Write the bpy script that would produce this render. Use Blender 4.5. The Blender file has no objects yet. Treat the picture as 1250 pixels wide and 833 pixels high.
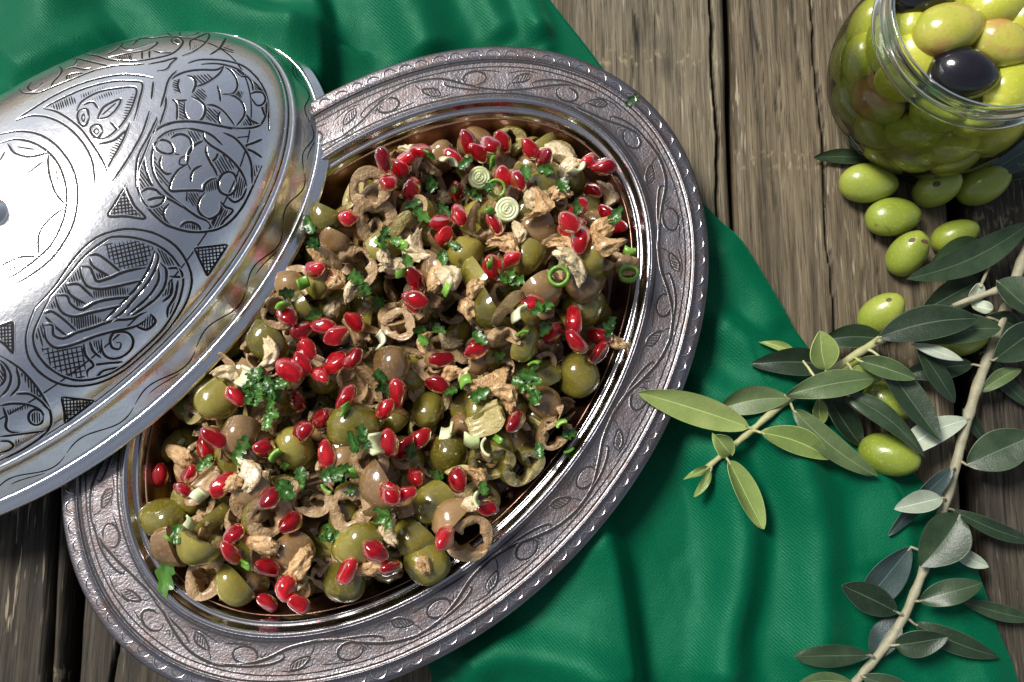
import bpy, math, random
import numpy as np
from mathutils import Vector, Matrix, Quaternion
from mathutils.bvhtree import BVHTree
from mathutils import noise as mnoise

rnd = random.Random(7)
rs = np.random.RandomState(7)
R = math.radians
scene = bpy.context.scene
COL = scene.collection

# ------------------------------------------------------------------ camera
FPX, DIST, TILT = 1100.0, 0.41, R(11.0)          # focal length in photo pixels, distance to table centre, tilt from vertical
CAM = np.array([0, -DIST * math.sin(TILT), DIST * math.cos(TILT)])
CR = np.array([1.0, 0, 0]); CU = np.array([0, math.cos(TILT), math.sin(TILT)]); CF = -CAM / DIST
cam_data = bpy.data.cameras.new('camera')
cam_data.sensor_width = 36.0
cam_data.lens = 36.0 * FPX / 1250.0
cam_data.clip_start = 0.01
cam_data.clip_end = 50.0
cam = bpy.data.objects.new('camera', cam_data)
COL.objects.link(cam)
cam.location = CAM
cam.rotation_euler = (TILT, 0, 0)
scene.camera = cam

# ------------------------------------------------------------------ sky, sun, exposure
SUN_EL, SUN_AZ = R(52), R(146)                    # azimuth measured counter-clockwise from +x
sun_dir = Vector((math.cos(SUN_EL) * math.cos(SUN_AZ), math.cos(SUN_EL) * math.sin(SUN_AZ), math.sin(SUN_EL)))
world = bpy.data.worlds.new('World')
scene.world = world
world.use_nodes = True
wn, wl = world.node_tree.nodes, world.node_tree.links
sky = wn.new('ShaderNodeTexSky')
sky.sky_type = 'NISHITA'
sky.sun_disc = False
sky.sun_elevation = SUN_EL
sky.sun_rotation = math.pi / 2 - SUN_AZ
sky.air_density = 1.0
sky.dust_density = 2.0
hs = wn.new('ShaderNodeHueSaturation')
hs.inputs['Saturation'].default_value = 0.55
wl.new(sky.outputs[0], hs.inputs['Color'])
wl.new(hs.outputs[0], wn['Background'].inputs['Color'])
wn['Background'].inputs['Strength'].default_value = 0.10
sd = bpy.data.lights.new('sun', 'SUN')
sd.energy = 4.8
sd.angle = R(18)
sd.color = (1.0, 0.96, 0.90)
sun = bpy.data.objects.new('sun', sd)
COL.objects.link(sun)
sun.rotation_euler = sun_dir.to_track_quat('Z', 'Y').to_euler()
sun.location = (-0.3, 0.5, 1.0)
vs = scene.view_settings
vs.view_transform = 'Standard'
vs.look = 'None'
vs.gamma = 1.0
vs.exposure = 0.0
vs.use_curve_mapping = False
scene.cycles.use_denoising = True
scene.cycles.max_bounces = 10
scene.cycles.transparent_max_bounces = 16
scene.cycles.sample_clamp_indirect = 6.0


# ------------------------------------------------------------------ helpers
def P(px, py, z=0.0):
    """point of the horizontal plane at height z seen at photo pixel (px, py)"""
    d = CF * FPX + CR * (px - 625.0) - CU * (py - 416.5)
    return CAM + d * ((z - CAM[2]) / d[2])


def ray(px, py):
    d = CF * FPX + CR * (px - 625.0) - CU * (py - 416.5)
    return Vector(d).normalized()


def to_px(p):
    v = np.asarray(p, float) - CAM
    return 625 + FPX * (v @ CR) / (v @ CF), 416.5 - FPX * (v @ CU) / (v @ CF)


def tag(o, label=None, cat=None, group=None, kind=None):
    if label: o['label'] = label
    if cat: o['category'] = cat
    if group: o['group'] = group
    if kind: o['kind'] = kind
    return o


def obj(name, me, parent=None, loc=None):
    o = bpy.data.objects.new(name, me)
    COL.objects.link(o)
    if loc is not None: o.location = loc
    if parent is not None: o.parent = parent
    return o


def empty(name, loc=(0, 0, 0)):
    o = bpy.data.objects.new(name, None)
    o.empty_display_size = 0.01
    COL.objects.link(o)
    o.location = loc
    return o


def mesh(name, verts, faces, mats, smooth=True, midx=None, attr=None):
    me = bpy.data.meshes.new(name)
    me.from_pydata([tuple(map(float, v)) for v in verts], [], faces)
    for m in (mats if isinstance(mats, (list, tuple)) else [mats]):
        me.materials.append(m)
    if smooth:
        me.polygons.foreach_set('use_smooth', [True] * len(me.polygons))
    if midx is not None:
        me.polygons.foreach_set('material_index', midx)
    if attr:
        for k, vals in attr.items():
            a = me.attributes.new(k, 'FLOAT', 'POINT')
            a.data.foreach_set('value', np.asarray(vals, np.float32))
    me.update()
    return me


def grid_faces(nu, nv, wrap_u=False, wrap_v=False, flip=False):
    f = []
    for i in range(nu if wrap_u else nu - 1):
        for j in range(nv if wrap_v else nv - 1):
            a, b = i * nv + j, ((i + 1) % nu) * nv + j
            c, d = ((i + 1) % nu) * nv + (j + 1) % nv, i * nv + (j + 1) % nv
            f.append((a, d, c, b) if flip else (a, b, c, d))
    return f


_perm = rs.rand(512, 512)


def vnoise(x, y):
    """tileable smooth value noise, 0..1, on arrays"""
    x = np.asarray(x, float); y = np.asarray(y, float)
    xi = np.floor(x).astype(int); yi = np.floor(y).astype(int)
    fx = x - xi; fy = y - yi
    fx = fx * fx * (3 - 2 * fx); fy = fy * fy * (3 - 2 * fy)
    g = lambda a, b: _perm[a % 512, b % 512]
    return (g(xi, yi) * (1 - fx) + g(xi + 1, yi) * fx) * (1 - fy) + (g(xi, yi + 1) * (1 - fx) + g(xi + 1, yi + 1) * fx) * fy


def fbm(x, y, n=4):
    s = 0; a = 0.5
    for i in range(n):
        s = s + a * vnoise(x * 2 ** i + 17 * i, y * 2 ** i + 31 * i); a *= 0.5
    return s


def catmull(pts, step=2.0, closed=False):
    p = [np.array(q, float) for q in pts]
    if len(p) < 2: return p
    if closed:
        p = [p[-1]] + p + [p[0], p[1]]
    else:
        p = [2 * p[0] - p[1]] + p + [2 * p[-1] - p[-2]]
    out = []
    for i in range(1, len(p) - 2):
        n = max(1, int(np.linalg.norm(p[i + 1] - p[i]) / step))
        for k in range(n):
            t = k / n
            out.append(0.5 * (2 * p[i] + (p[i + 1] - p[i - 1]) * t + (2 * p[i - 1] - 5 * p[i] + 4 * p[i + 1] - p[i + 2]) * t * t
                              + (3 * p[i] - p[i - 1] - 3 * p[i + 1] + p[i + 2]) * t ** 3))
    out.append(p[-2])
    return out


def tube(path, radii, n=8):
    """closed tapered tube along a 3-D path -> verts, faces"""
    path = [Vector(p) for p in path]
    V, Fc = [], []
    up = Vector((0, 0, 1))
    for i, p in enumerate(path):
        t = (path[min(i + 1, len(path) - 1)] - path[max(i - 1, 0)]).normalized()
        a = t.cross(up)
        if a.length < 1e-4: a = t.cross(Vector((1, 0, 0)))
        a.normalize(); b = a.cross(t).normalized()
        r = radii[i] if hasattr(radii, '__len__') else radii
        for k in range(n):
            th = 2 * math.pi * k / n
            V.append(p + a * (r * math.cos(th)) + b * (r * math.sin(th)))
    m = len(path)
    Fc = grid_faces(m, n, wrap_v=True, flip=True)
    Fc.append(tuple(range(n)))
    Fc.append(tuple(reversed(range((m - 1) * n, m * n))))
    return V, Fc


# ------------------------------------------------------------------ materials
class NT:
    def __init__(self, name):
        self.m = bpy.data.materials.new(name)
        self.m.use_nodes = True
        self.n = self.m.node_tree.nodes; self.l = self.m.node_tree.links
        self.b = self.n['Principled BSDF']

    def add(self, t, **kw):
        nd = self.n.new(t)
        for k, v in kw.items():
            if k in nd.inputs.keys(): self.set(nd.inputs[k], v)
            else: setattr(nd, k, v)
        return nd

    def set(self, sock, v):
        if isinstance(v, bpy.types.NodeSocket): self.l.new(v, sock)
        elif isinstance(v, tuple) and len(v) == 3 and sock.type == 'RGBA': sock.default_value = (*v, 1)
        else: sock.default_value = v

    def p(self, **kw):
        for k, v in kw.items(): self.set(self.b.inputs[k.replace('_', ' ')], v)
        return self

    def coord(self, scale=(1, 1, 1), rnd_off=False, out='Object'):
        tc = self.add('ShaderNodeTexCoord')
        mp = self.add('ShaderNodeMapping')
        self.l.new(tc.outputs[out], mp.inputs['Vector'])
        mp.inputs['Scale'].default_value = scale
        if rnd_off:
            oi = self.add('ShaderNodeObjectInfo')
            vm = self.add('ShaderNodeVectorMath', operation='SCALE')
            vm.inputs[0].default_value = (37, 53, 71)
            self.l.new(oi.outputs['Random'], vm.inputs['Scale'])
            self.l.new(vm.outputs[0], mp.inputs['Location'])
        return mp.outputs[0]

    def noise(self, vec, scale, detail=3.0, rough=0.55, dist=0.0):
        nd = self.add('ShaderNodeTexNoise')
        self.l.new(vec, nd.inputs['Vector'])
        nd.inputs['Scale'].default_value = scale; nd.inputs['Detail'].default_value = detail
        nd.inputs['Roughness'].default_value = rough; nd.inputs['Distortion'].default_value = dist
        return nd.outputs['Fac']

    def ramp(self, fac, stops):
        nd = self.add('ShaderNodeValToRGB')
        self.l.new(fac, nd.inputs['Fac'])
        el = nd.color_ramp.elements
        while len(el) < len(stops): el.new(0.5)
        for e, (pos, c) in zip(el, stops):
            e.position = pos
            e.color = (c, c, c, 1) if not hasattr(c, '__len__') else (*c, 1)
        return nd.outputs['Color']

    def mix(self, fac, a, b, mode='MIX'):
        nd = self.add('ShaderNodeMix', data_type='RGBA', blend_type=mode)
        self.set(nd.inputs[0], fac); self.set(nd.inputs[6], a); self.set(nd.inputs[7], b)
        return nd.outputs[2]

    def math(self, op, a, b=0.0):
        nd = self.add('ShaderNodeMath', operation=op)
        self.set(nd.inputs[0], a); self.set(nd.inputs[1], b)
        return nd.outputs[0]

    def bump(self, h, strength=0.3, dist=0.001):
        nd = self.add('ShaderNodeBump')
        self.set(nd.inputs['Height'], h); nd.inputs['Strength'].default_value = strength
        nd.inputs['Distance'].default_value = dist
        self.l.new(nd.outputs[0], self.b.inputs['Normal'])
        return self


def m_wood(name, dark, mid, light):
    t = NT(name)
    v = t.coord((1, 0.035, 1))
    n1 = t.noise(v, 420, 6, 0.72, 0.5)
    n2 = t.noise(t.coord((1, 0.18, 1)), 38, 4, 0.6)
    n3 = t.noise(t.coord((1, 0.03, 1)), 1300, 4, 0.7)
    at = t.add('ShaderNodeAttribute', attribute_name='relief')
    c = t.ramp(n1, [(0.36, dark), (0.5, mid), (0.64, light)])
    c2 = t.ramp(n2, [(0.3, tuple(x * 0.45 for x in mid)), (0.7, tuple(min(1, x * 1.25) for x in light))])
    c = t.mix(0.40, c, c2)
    c = t.mix(t.ramp(n3, [(0.34, 0.85), (0.50, 0.0)]), c, tuple(x * 0.55 for x in dark))
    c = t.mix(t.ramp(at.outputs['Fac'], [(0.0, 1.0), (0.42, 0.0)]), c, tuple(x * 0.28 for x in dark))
    # pale rows left across the boards by the saw
    wv = t.add('ShaderNodeTexWave', wave_type='BANDS', bands_direction='Y')
    t.l.new(t.coord((0.35, 1, 1), rnd_off=True), wv.inputs['Vector']); wv.inputs['Scale'].default_value = 3.0; wv.inputs['Distortion'].default_value = 1.4
    brk = t.noise(t.coord((1, 0.5, 1)), 330, 2, 0.5)
    sw = t.math('MULTIPLY', t.ramp(wv.outputs['Fac'], [(0.97, 0.0), (0.999, 0.5)]), t.ramp(brk, [(0.54, 0.0), (0.64, 1.0)]))
    c = t.mix(sw, c, (0.36, 0.29, 0.17))
    # pale scuffs where the grain has been worn open
    sc = t.noise(t.coord((1, 0.09, 1)), 520, 2, 0.5)
    msk = t.noise(t.coord((1, 0.6, 1)), 22, 2, 0.5)
    scf = t.math('MULTIPLY', t.ramp(sc, [(0.61, 0.0), (0.68, 1.0)]), t.ramp(msk, [(0.48, 0.0), (0.62, 0.8)]))
    c = t.mix(scf, c, (0.34, 0.28, 0.19))
    # dark stains
    st = t.noise(t.coord((1, 0.35, 1)), 30, 3, 0.6)
    c = t.mix(t.ramp(st, [(0.60, 0.0), (0.74, 0.75)]), c, tuple(x * 0.35 for x in dark))
    t.p(Base_Color=c, Roughness=t.ramp(n1, [(0.3, 0.85), (0.7, 0.55)]))
    t.b.inputs['Specular IOR Level'].default_value = 0.35
    t.bump(t.math('ADD', n1, t.math('MULTIPLY', n3, 0.5)), 0.7, 0.0006)
    return t.m


def m_metal(name, col, col2, r0, r1, tarnish=0.5, bump=0.25, scale=60):
    t = NT(name)
    v = t.coord()
    n = t.noise(v, scale, 5, 0.62)
    nf = t.noise(v, scale * 14, 3, 0.6)
    big = t.noise(v, 11, 2, 0.5)
    c = t.mix(t.math('MULTIPLY', t.ramp(n, [(0.38, 0.0), (0.66, 1.0)]), tarnish), col, col2)
    c = t.mix(t.ramp(nf, [(0.60, 0.0), (0.75, 0.35)]), c, tuple(min(1, x * 1.35) for x in col))
    rg = t.ramp(n, [(0.3, r0), (0.7, r1)])
    t.p(Base_Color=c, Metallic=1.0, Roughness=rg)
    hh = t.math('ADD', t.math('MULTIPLY', n, 0.6), t.math('ADD', t.math('MULTIPLY', nf, 0.25), t.math('MULTIPLY', big, 2.0)))
    t.bump(hh, bump, 0.0012)
    return t.m


def m_simple(name, col, rough=0.6, metallic=0.0, spec=0.5):
    t = NT(name)
    v = t.coord()
    n = t.noise(v, 300, 3)
    c = t.mix(n, tuple(x * 0.7 for x in col), tuple(min(1, x * 1.25) for x in col))
    t.p(Base_Color=c, Roughness=rough, Metallic=metallic)
    t.b.inputs['Specular IOR Level'].default_value = spec
    return t.m


M = {}
M['wood_a'] = m_wood('weathered_wood_warm', (0.040, 0.029, 0.015), (0.105, 0.079, 0.044), (0.205, 0.163, 0.100))
M['wood_b'] = m_wood('weathered_wood_grey', (0.048, 0.039, 0.023), (0.122, 0.098, 0.060), (0.23, 0.19, 0.122))
M['wood_c'] = m_wood('weathered_wood_dark', (0.010, 0.008, 0.005), (0.030, 0.023, 0.015), (0.078, 0.062, 0.040))
M['under'] = m_simple('dark_underframe_wood', (0.012, 0.010, 0.008), 0.9)
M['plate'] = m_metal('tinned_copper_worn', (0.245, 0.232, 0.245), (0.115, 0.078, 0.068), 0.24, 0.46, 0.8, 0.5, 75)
M['plate_lip'] = m_metal('tinned_copper_polished', (0.52, 0.505, 0.50), (0.26, 0.21, 0.19), 0.10, 0.22, 0.5, 0.15, 60)
M['plate_well'] = m_metal('copper_brown_well', (0.30, 0.165, 0.115), (0.16, 0.08, 0.055), 0.22, 0.40, 0.7, 0.25, 60)
M['lid'] = m_metal('polished_tin', (0.90, 0.895, 0.90), (0.62, 0.61, 0.62), 0.13, 0.30, 0.5, 0.34, 38)
M['lid_edge'] = m_metal('bright_cut_edge', (0.90, 0.90, 0.90), (0.72, 0.71, 0.71), 0.16, 0.26, 0.3, 0.1, 60)
M['groove'] = m_simple('engraving_black', (0.010, 0.009, 0.009), 0.55, 0.0, 0.3)
M['groove_soft'] = m_simple('engraving_worn', (0.012, 0.010, 0.010), 0.5, 0.0, 0.4)


def m_cloth():
    t = NT('green_satin')
    v = t.coord(out='UV')
    w1 = t.add('ShaderNodeTexWave', wave_type='BANDS', bands_direction='DIAGONAL')
    t.l.new(v, w1.inputs['Vector']); w1.inputs['Scale'].default_value = 170; w1.inputs['Distortion'].default_value = 3.5
    w1.inputs['Detail'].default_value = 3; w1.inputs['Detail Scale'].default_value = 3.0
    n = t.noise(v, 7, 3)
    nf = t.noise(v, 420, 3, 0.7)
    nm = t.noise(v, 45, 3, 0.6)
    c = t.mix(n, (0.000, 0.068, 0.030), (0.000, 0.106, 0.048))
    c = t.mix(t.math('MULTIPLY', w1.outputs['Fac'], 0.35), c, (0.0, 0.055, 0.022))
    c = t.mix(t.ramp(nf, [(0.45, 0.0), (0.75, 0.5)]), c, (0.0, 0.045, 0.02))
    t.p(Base_Color=c, Roughness=t.ramp(nm, [(0.3, 0.42), (0.7, 0.56)]))
    t.b.inputs['Specular IOR Level'].default_value = 0.25
    t.b.inputs['Specular Tint'].default_value = (0.35, 1.0, 0.65, 1)
    t.b.inputs['Sheen Weight'].default_value = 0.2
    t.b.inputs['Sheen Roughness'].default_value = 0.4
    t.b.inputs['Sheen Tint'].default_value = (0.02, 0.7, 0.35, 1)
    t.bump(t.math('ADD', t.math('MULTIPLY', w1.outputs['Fac'], 0.6), t.math('MULTIPLY', nf, 1.4)), 0.30, 0.0004)
    return t.m


M['cloth'] = m_cloth()


def m_skin(name, stops, spot=None, rough=0.16, coat=0.85, scale=95, rw=0.4):
    t = NT(name)
    v = t.coord(rnd_off=True)
    n = t.noise(v, scale, 3, 0.55)
    oi = t.add('ShaderNodeObjectInfo')
    f = t.math('ADD', t.math('MULTIPLY', n, 1 - rw), t.math('MULTIPLY', oi.outputs['Random'], rw))
    c = t.ramp(f, stops)
    nf = t.noise(v, 900, 2, 0.5)
    c = t.mix(t.ramp(nf, [(0.55, 0.0), (0.75, 0.3)]), c, tuple(min(1, x * 1.5) for x in stops[-1][1]))
    if spot:
        s = t.noise(v, 130, 2, 0.5)
        c = t.mix(t.ramp(s, [(0.68, 0.0), (0.74, 0.85)]), c, spot)
    t.p(Base_Color=c, Roughness=rough)
    t.b.inputs['Coat Weight'].default_value = coat
    t.b.inputs['Coat Roughness'].default_value = 0.06
    t.b.inputs['Subsurface Weight'].default_value = 0.15
    t.b.inputs['Subsurface Radius'].default_value = (0.004, 0.003, 0.001)
    t.b.inputs['Subsurface Scale'].default_value = 0.5
    t.bump(t.math('ADD', n, t.math('MULTIPLY', nf, 0.15)), 0.35, 0.0015)
    return t.m


M['skin_green'] = m_skin('cured_olive_skin_green', [(0.2, (0.075, 0.062, 0.008)), (0.5, (0.165, 0.138, 0.020)), (0.8, (0.29, 0.245, 0.045))], (0.07, 0.045, 0.015))
M['skin_brown'] = m_skin('cured_olive_skin_brown', [(0.2, (0.09, 0.050, 0.018)), (0.5, (0.20, 0.115, 0.045)), (0.8, (0.32, 0.20, 0.085))], (0.06, 0.03, 0.012))


def m_flesh(name, a, b, rough=0.38):
    t = NT(name)
    v = t.coord(rnd_off=True)
    n = t.noise(v, 220, 4, 0.65)
    n2 = t.noise(v, 900, 3, 0.6)
    c = t.mix(t.ramp(n, [(0.3, 0.0), (0.7, 1.0)]), a, b)
    c = t.mix(t.ramp(n2, [(0.55, 0.0), (0.8, 0.5)]), c, tuple(x * 0.35 for x in a))
    t.p(Base_Color=c, Roughness=rough)
    t.b.inputs['Coat Weight'].default_value = 0.3
    t.b.inputs['Coat Roughness'].default_value = 0.15
    t.bump(t.math('ADD', n, n2), 0.7, 0.0012)
    return t.m


M['flesh_tan'] = m_flesh('cured_olive_flesh_tan', (0.27, 0.155, 0.065), (0.50, 0.34, 0.175))
M['flesh_green'] = m_flesh('cured_olive_flesh_green', (0.26, 0.20, 0.055), (0.48, 0.40, 0.16))
M['walnut'] = m_flesh('walnut_kernel', (0.36, 0.19, 0.07), (0.66, 0.44, 0.21), 0.42)
M['walnut_pale'] = m_flesh('walnut_kernel_pale', (0.48, 0.34, 0.16), (0.74, 0.62, 0.40), 0.4)


def m_aril():
    t = NT('pomegranate_aril_flesh')
    v = t.coord(rnd_off=True)
    n = t.noise(v, 160, 2)
    oi = t.add('ShaderNodeObjectInfo')
    f = t.math('ADD', t.math('MULTIPLY', n, 0.55), t.math('MULTIPLY', oi.outputs['Random'], 0.45))
    c = t.ramp(f, [(0.15, (0.16, 0.001, 0.004)), (0.5, (0.52, 0.004, 0.012)), (0.85, (0.86, 0.035, 0.05))])
    t.p(Base_Color=c, Roughness=0.07)
    t.b.inputs['Coat Weight'].default_value = 0.25
    t.b.inputs['Coat Roughness'].default_value = 0.03
    t.b.inputs['Specular IOR Level'].default_value = 0.4
    t.b.inputs['Subsurface Weight'].default_value = 0.4
    t.b.inputs['Subsurface Radius'].default_value = (0.006, 0.0006, 0.0006)
    t.b.inputs['Subsurface Scale'].default_value = 0.6
    t.b.inputs['Transmission Weight'].default_value = 0.62
    t.b.inputs['IOR'].default_value = 1.38
    t.bump(n, 0.25, 0.001)
    return t.m


M['aril'] = m_aril()
M['seed'] = m_simple('aril_seed', (0.70, 0.34, 0.28), 0.5)


def m_leaf(name, stops, rough=0.4, sss=0.0, scale=120, vein=0.5):
    t = NT(name)
    v = t.coord(rnd_off=True)
    n = t.noise(v, scale, 3)
    oi = t.add('ShaderNodeObjectInfo')
    f = t.math('ADD', t.math('MULTIPLY', n, 0.6), t.math('MULTIPLY', oi.outputs['Random'], 0.4))
    c = t.ramp(f, stops)
    at = t.add('ShaderNodeAttribute', attribute_name='rib')
    c = t.mix(t.math('MULTIPLY', at.outputs['Fac'], vein), c, tuple(min(1, x * 2.4 + 0.06) for x in stops[-1][1]))
    sp = t.noise(v, 1400, 2, 0.6)
    c = t.mix(t.ramp(sp, [(0.62, 0.0), (0.78, 0.35)]), c, tuple(min(1, x * 1.8 + 0.05) for x in stops[-1][1]))
    t.p(Base_Color=c, Roughness=rough)
    t.b.inputs['Specular IOR Level'].default_value = 0.45
    if sss:
        t.b.inputs['Subsurface Weight'].default_value = sss
        t.b.inputs['Subsurface Radius'].default_value = (0.002, 0.003, 0.0008)
        t.b.inputs['Subsurface Scale'].default_value = 0.5
    t.bump(t.math('ADD', n, t.math('MULTIPLY', sp, 0.3)), 0.4, 0.0008)
    return t.m


M['leaf_dark'] = m_leaf('olive_leaf_upper', [(0.2, (0.007, 0.017, 0.007)), (0.55, (0.019, 0.038, 0.016)), (0.85, (0.042, 0.070, 0.032))])
M['leaf_mid'] = m_leaf('olive_leaf_mid', [(0.2, (0.040, 0.070, 0.024)), (0.55, (0.075, 0.115, 0.042)), (0.85, (0.12, 0.16, 0.065))])
M['leaf_young'] = m_leaf('olive_leaf_young', [(0.2, (0.13, 0.19, 0.045)), (0.55, (0.21, 0.28, 0.075)), (0.85, (0.31, 0.37, 0.12))])
M['leaf_slate'] = m_leaf('olive_leaf_slate', [(0.2, (0.014, 0.028, 0.026)), (0.55, (0.028, 0.050, 0.046)), (0.85, (0.05, 0.078, 0.070))])
M['leaf_pale'] = m_leaf('olive_leaf_underside', [(0.2, (0.24, 0.29, 0.21)), (0.55, (0.34, 0.39, 0.29)), (0.85, (0.46, 0.50, 0.40))], 0.55)
M['bark'] = m_leaf('olive_twig_bark', [(0.2, (0.16, 0.15, 0.095)), (0.5, (0.28, 0.26, 0.17)), (0.8, (0.40, 0.37, 0.26))], 0.6, 0, 250, 0)
M['bark_young'] = m_leaf('olive_twig_young', [(0.2, (0.28, 0.28, 0.12)), (0.5, (0.40, 0.39, 0.19)), (0.8, (0.52, 0.48, 0.28))], 0.55, 0, 250, 0)
M['parsley'] = m_leaf('parsley_leaf', [(0.2, (0.010, 0.042, 0.005)), (0.5, (0.030, 0.095, 0.010)), (0.8, (0.075, 0.19, 0.024))], 0.25)
M['scallion_green'] = m_leaf('scallion_green', [(0.2, (0.07, 0.19, 0.018)), (0.5, (0.14, 0.31, 0.035)), (0.8, (0.24, 0.44, 0.07))], 0.25)
M['scallion_white'] = m_leaf('scallion_white', [(0.2, (0.42, 0.50, 0.20)), (0.5, (0.62, 0.66, 0.38)), (0.8, (0.80, 0.80, 0.62))], 0.3)
M['olive_fresh'] = m_skin('fresh_olive_skin', [(0.2, (0.13, 0.175, 0.018)), (0.5, (0.225, 0.28, 0.035)), (0.8, (0.34, 0.38, 0.065))], (0.15, 0.10, 0.025), 0.3, 0.25, 55)
M['olive_jar'] = m_skin('brined_olive_skin', [(0.2, (0.24, 0.27, 0.02)), (0.5, (0.40, 0.42, 0.04)), (0.8, (0.56, 0.54, 0.09))], (0.20, 0.13, 0.02), 0.22, 0.3, 50)
M['olive_blush'] = m_skin('blushed_olive_skin', [(0.34, (0.33, 0.36, 0.04)), (0.47, (0.43, 0.40, 0.07)), (0.55, (0.42, 0.24, 0.07)), (0.64, (0.20, 0.09, 0.03))], (0.16, 0.08, 0.03), 0.2, 0.3, 42, 0.06)
M['olive_black'] = m_skin('black_olive_skin', [(0.2, (0.004, 0.003, 0.005)), (0.5, (0.008, 0.006, 0.010)), (0.8, (0.014, 0.010, 0.016))], None, 0.16, 0.5, 50)
M['scar'] = m_simple('olive_scar_brown', (0.10, 0.06, 0.03), 0.7)
M['sauce'] = m_simple('pomegranate_dressing', (0.060, 0.020, 0.010), 0.08)
M['mat'] = m_simple('brown_floor', (0.05, 0.04, 0.03), 0.9)
M['scrap_white'] = m_simple('faded_white_cloth', (0.62, 0.60, 0.62), 0.9)
M['scrap_red'] = m_simple('faded_red_cloth', (0.24, 0.10, 0.08), 0.9)
M['scrap_orange'] = m_simple('faded_orange_cloth', (0.55, 0.20, 0.05), 0.9)


def m_glass(thin=True, tint=(0.97, 0.99, 0.95)):
    t = NT('jar_glass' if thin else 'jar_rim_glass')
    out = t.n['Material Output']
    t.n.remove(t.b)
    g = t.add('ShaderNodeBsdfGlossy'); g.inputs['Roughness'].default_value = 0.02
    tr = t.add('ShaderNodeBsdfTransparent'); tr.inputs['Color'].default_value = (*tint, 1)
    fr = t.add('ShaderNodeFresnel'); fr.inputs['IOR'].default_value = 1.5
    mx = t.add('ShaderNodeMixShader')
    t.l.new(fr.outputs[0], mx.inputs[0]); t.l.new(tr.outputs[0], mx.inputs[1])
    if thin:
        t.l.new(g.outputs[0], mx.inputs[2]); t.l.new(mx.outputs[0], out.inputs['Surface'])
    else:
        gl = t.add('ShaderNodeBsdfGlass'); gl.inputs['IOR'].default_value = 1.5
        gl.inputs['Color'].default_value = (*tint, 1); gl.inputs['Roughness'].default_value = 0.01
        t.l.new(gl.outputs[0], out.inputs['Surface'])
    return t.m


M['glass'] = m_glass(True)
M['glass_rim'] = m_glass(False, (0.93, 0.97, 0.90))
M['brine'] = m_glass(True, (0.93, 0.95, 0.72)); M['brine'].name = 'brine_surface'

# ================================================================== SETTING: plank table
def m_ground():
    t = NT('ground_earth')
    v = t.coord()
    c = t.mix(t.noise(v, 6, 5, 0.65), (0.13, 0.105, 0.075), (0.24, 0.20, 0.15))
    t.p(Base_Color=c, Roughness=0.9)
    t.bump(t.noise(v, 40, 4), 0.5, 0.01)
    return t.m


M['ground'] = m_ground()
gnd = obj('ground', mesh('ground', [(-30, -30, -0.74), (30, -30, -0.74), (30, 30, -0.74), (-30, 30, -0.74)], [(0, 1, 2, 3)], M['ground'], smooth=False))
tag(gnd, 'plain brown ground far below the table', 'ground', kind='structure')
# parent: the dark cross battens the planks are fixed to
bv, bf = [], []


def box(V, Fc, x0, x1, y0, y1, z0, z1):
    b = len(V)
    V += [(x0, y0, z0), (x1, y0, z0), (x1, y1, z0), (x0, y1, z0), (x0, y0, z1), (x1, y0, z1), (x1, y1, z1), (x0, y1, z1)]
    Fc += [tuple(b + i for i in q) for q in ((3, 2, 1, 0), (4, 5, 6, 7), (0, 1, 5, 4), (1, 2, 6, 5), (2, 3, 7, 6), (3, 0, 4, 7))]


box(bv, bf, -0.46, 0.46, -0.27, -0.23, -0.055, -0.0245)
box(bv, bf, -0.46, 0.46, 0.27, 0.31, -0.055, -0.0245)
box(bv, bf, -0.46, 0.46, -0.36, 0.38, -0.075, -0.056)
table = obj('table', mesh('table', bv, bf, M['under'], smooth=False))
tag(table, 'weathered wooden table of long brown planks with dark gaps', 'table', kind='structure')


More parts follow.
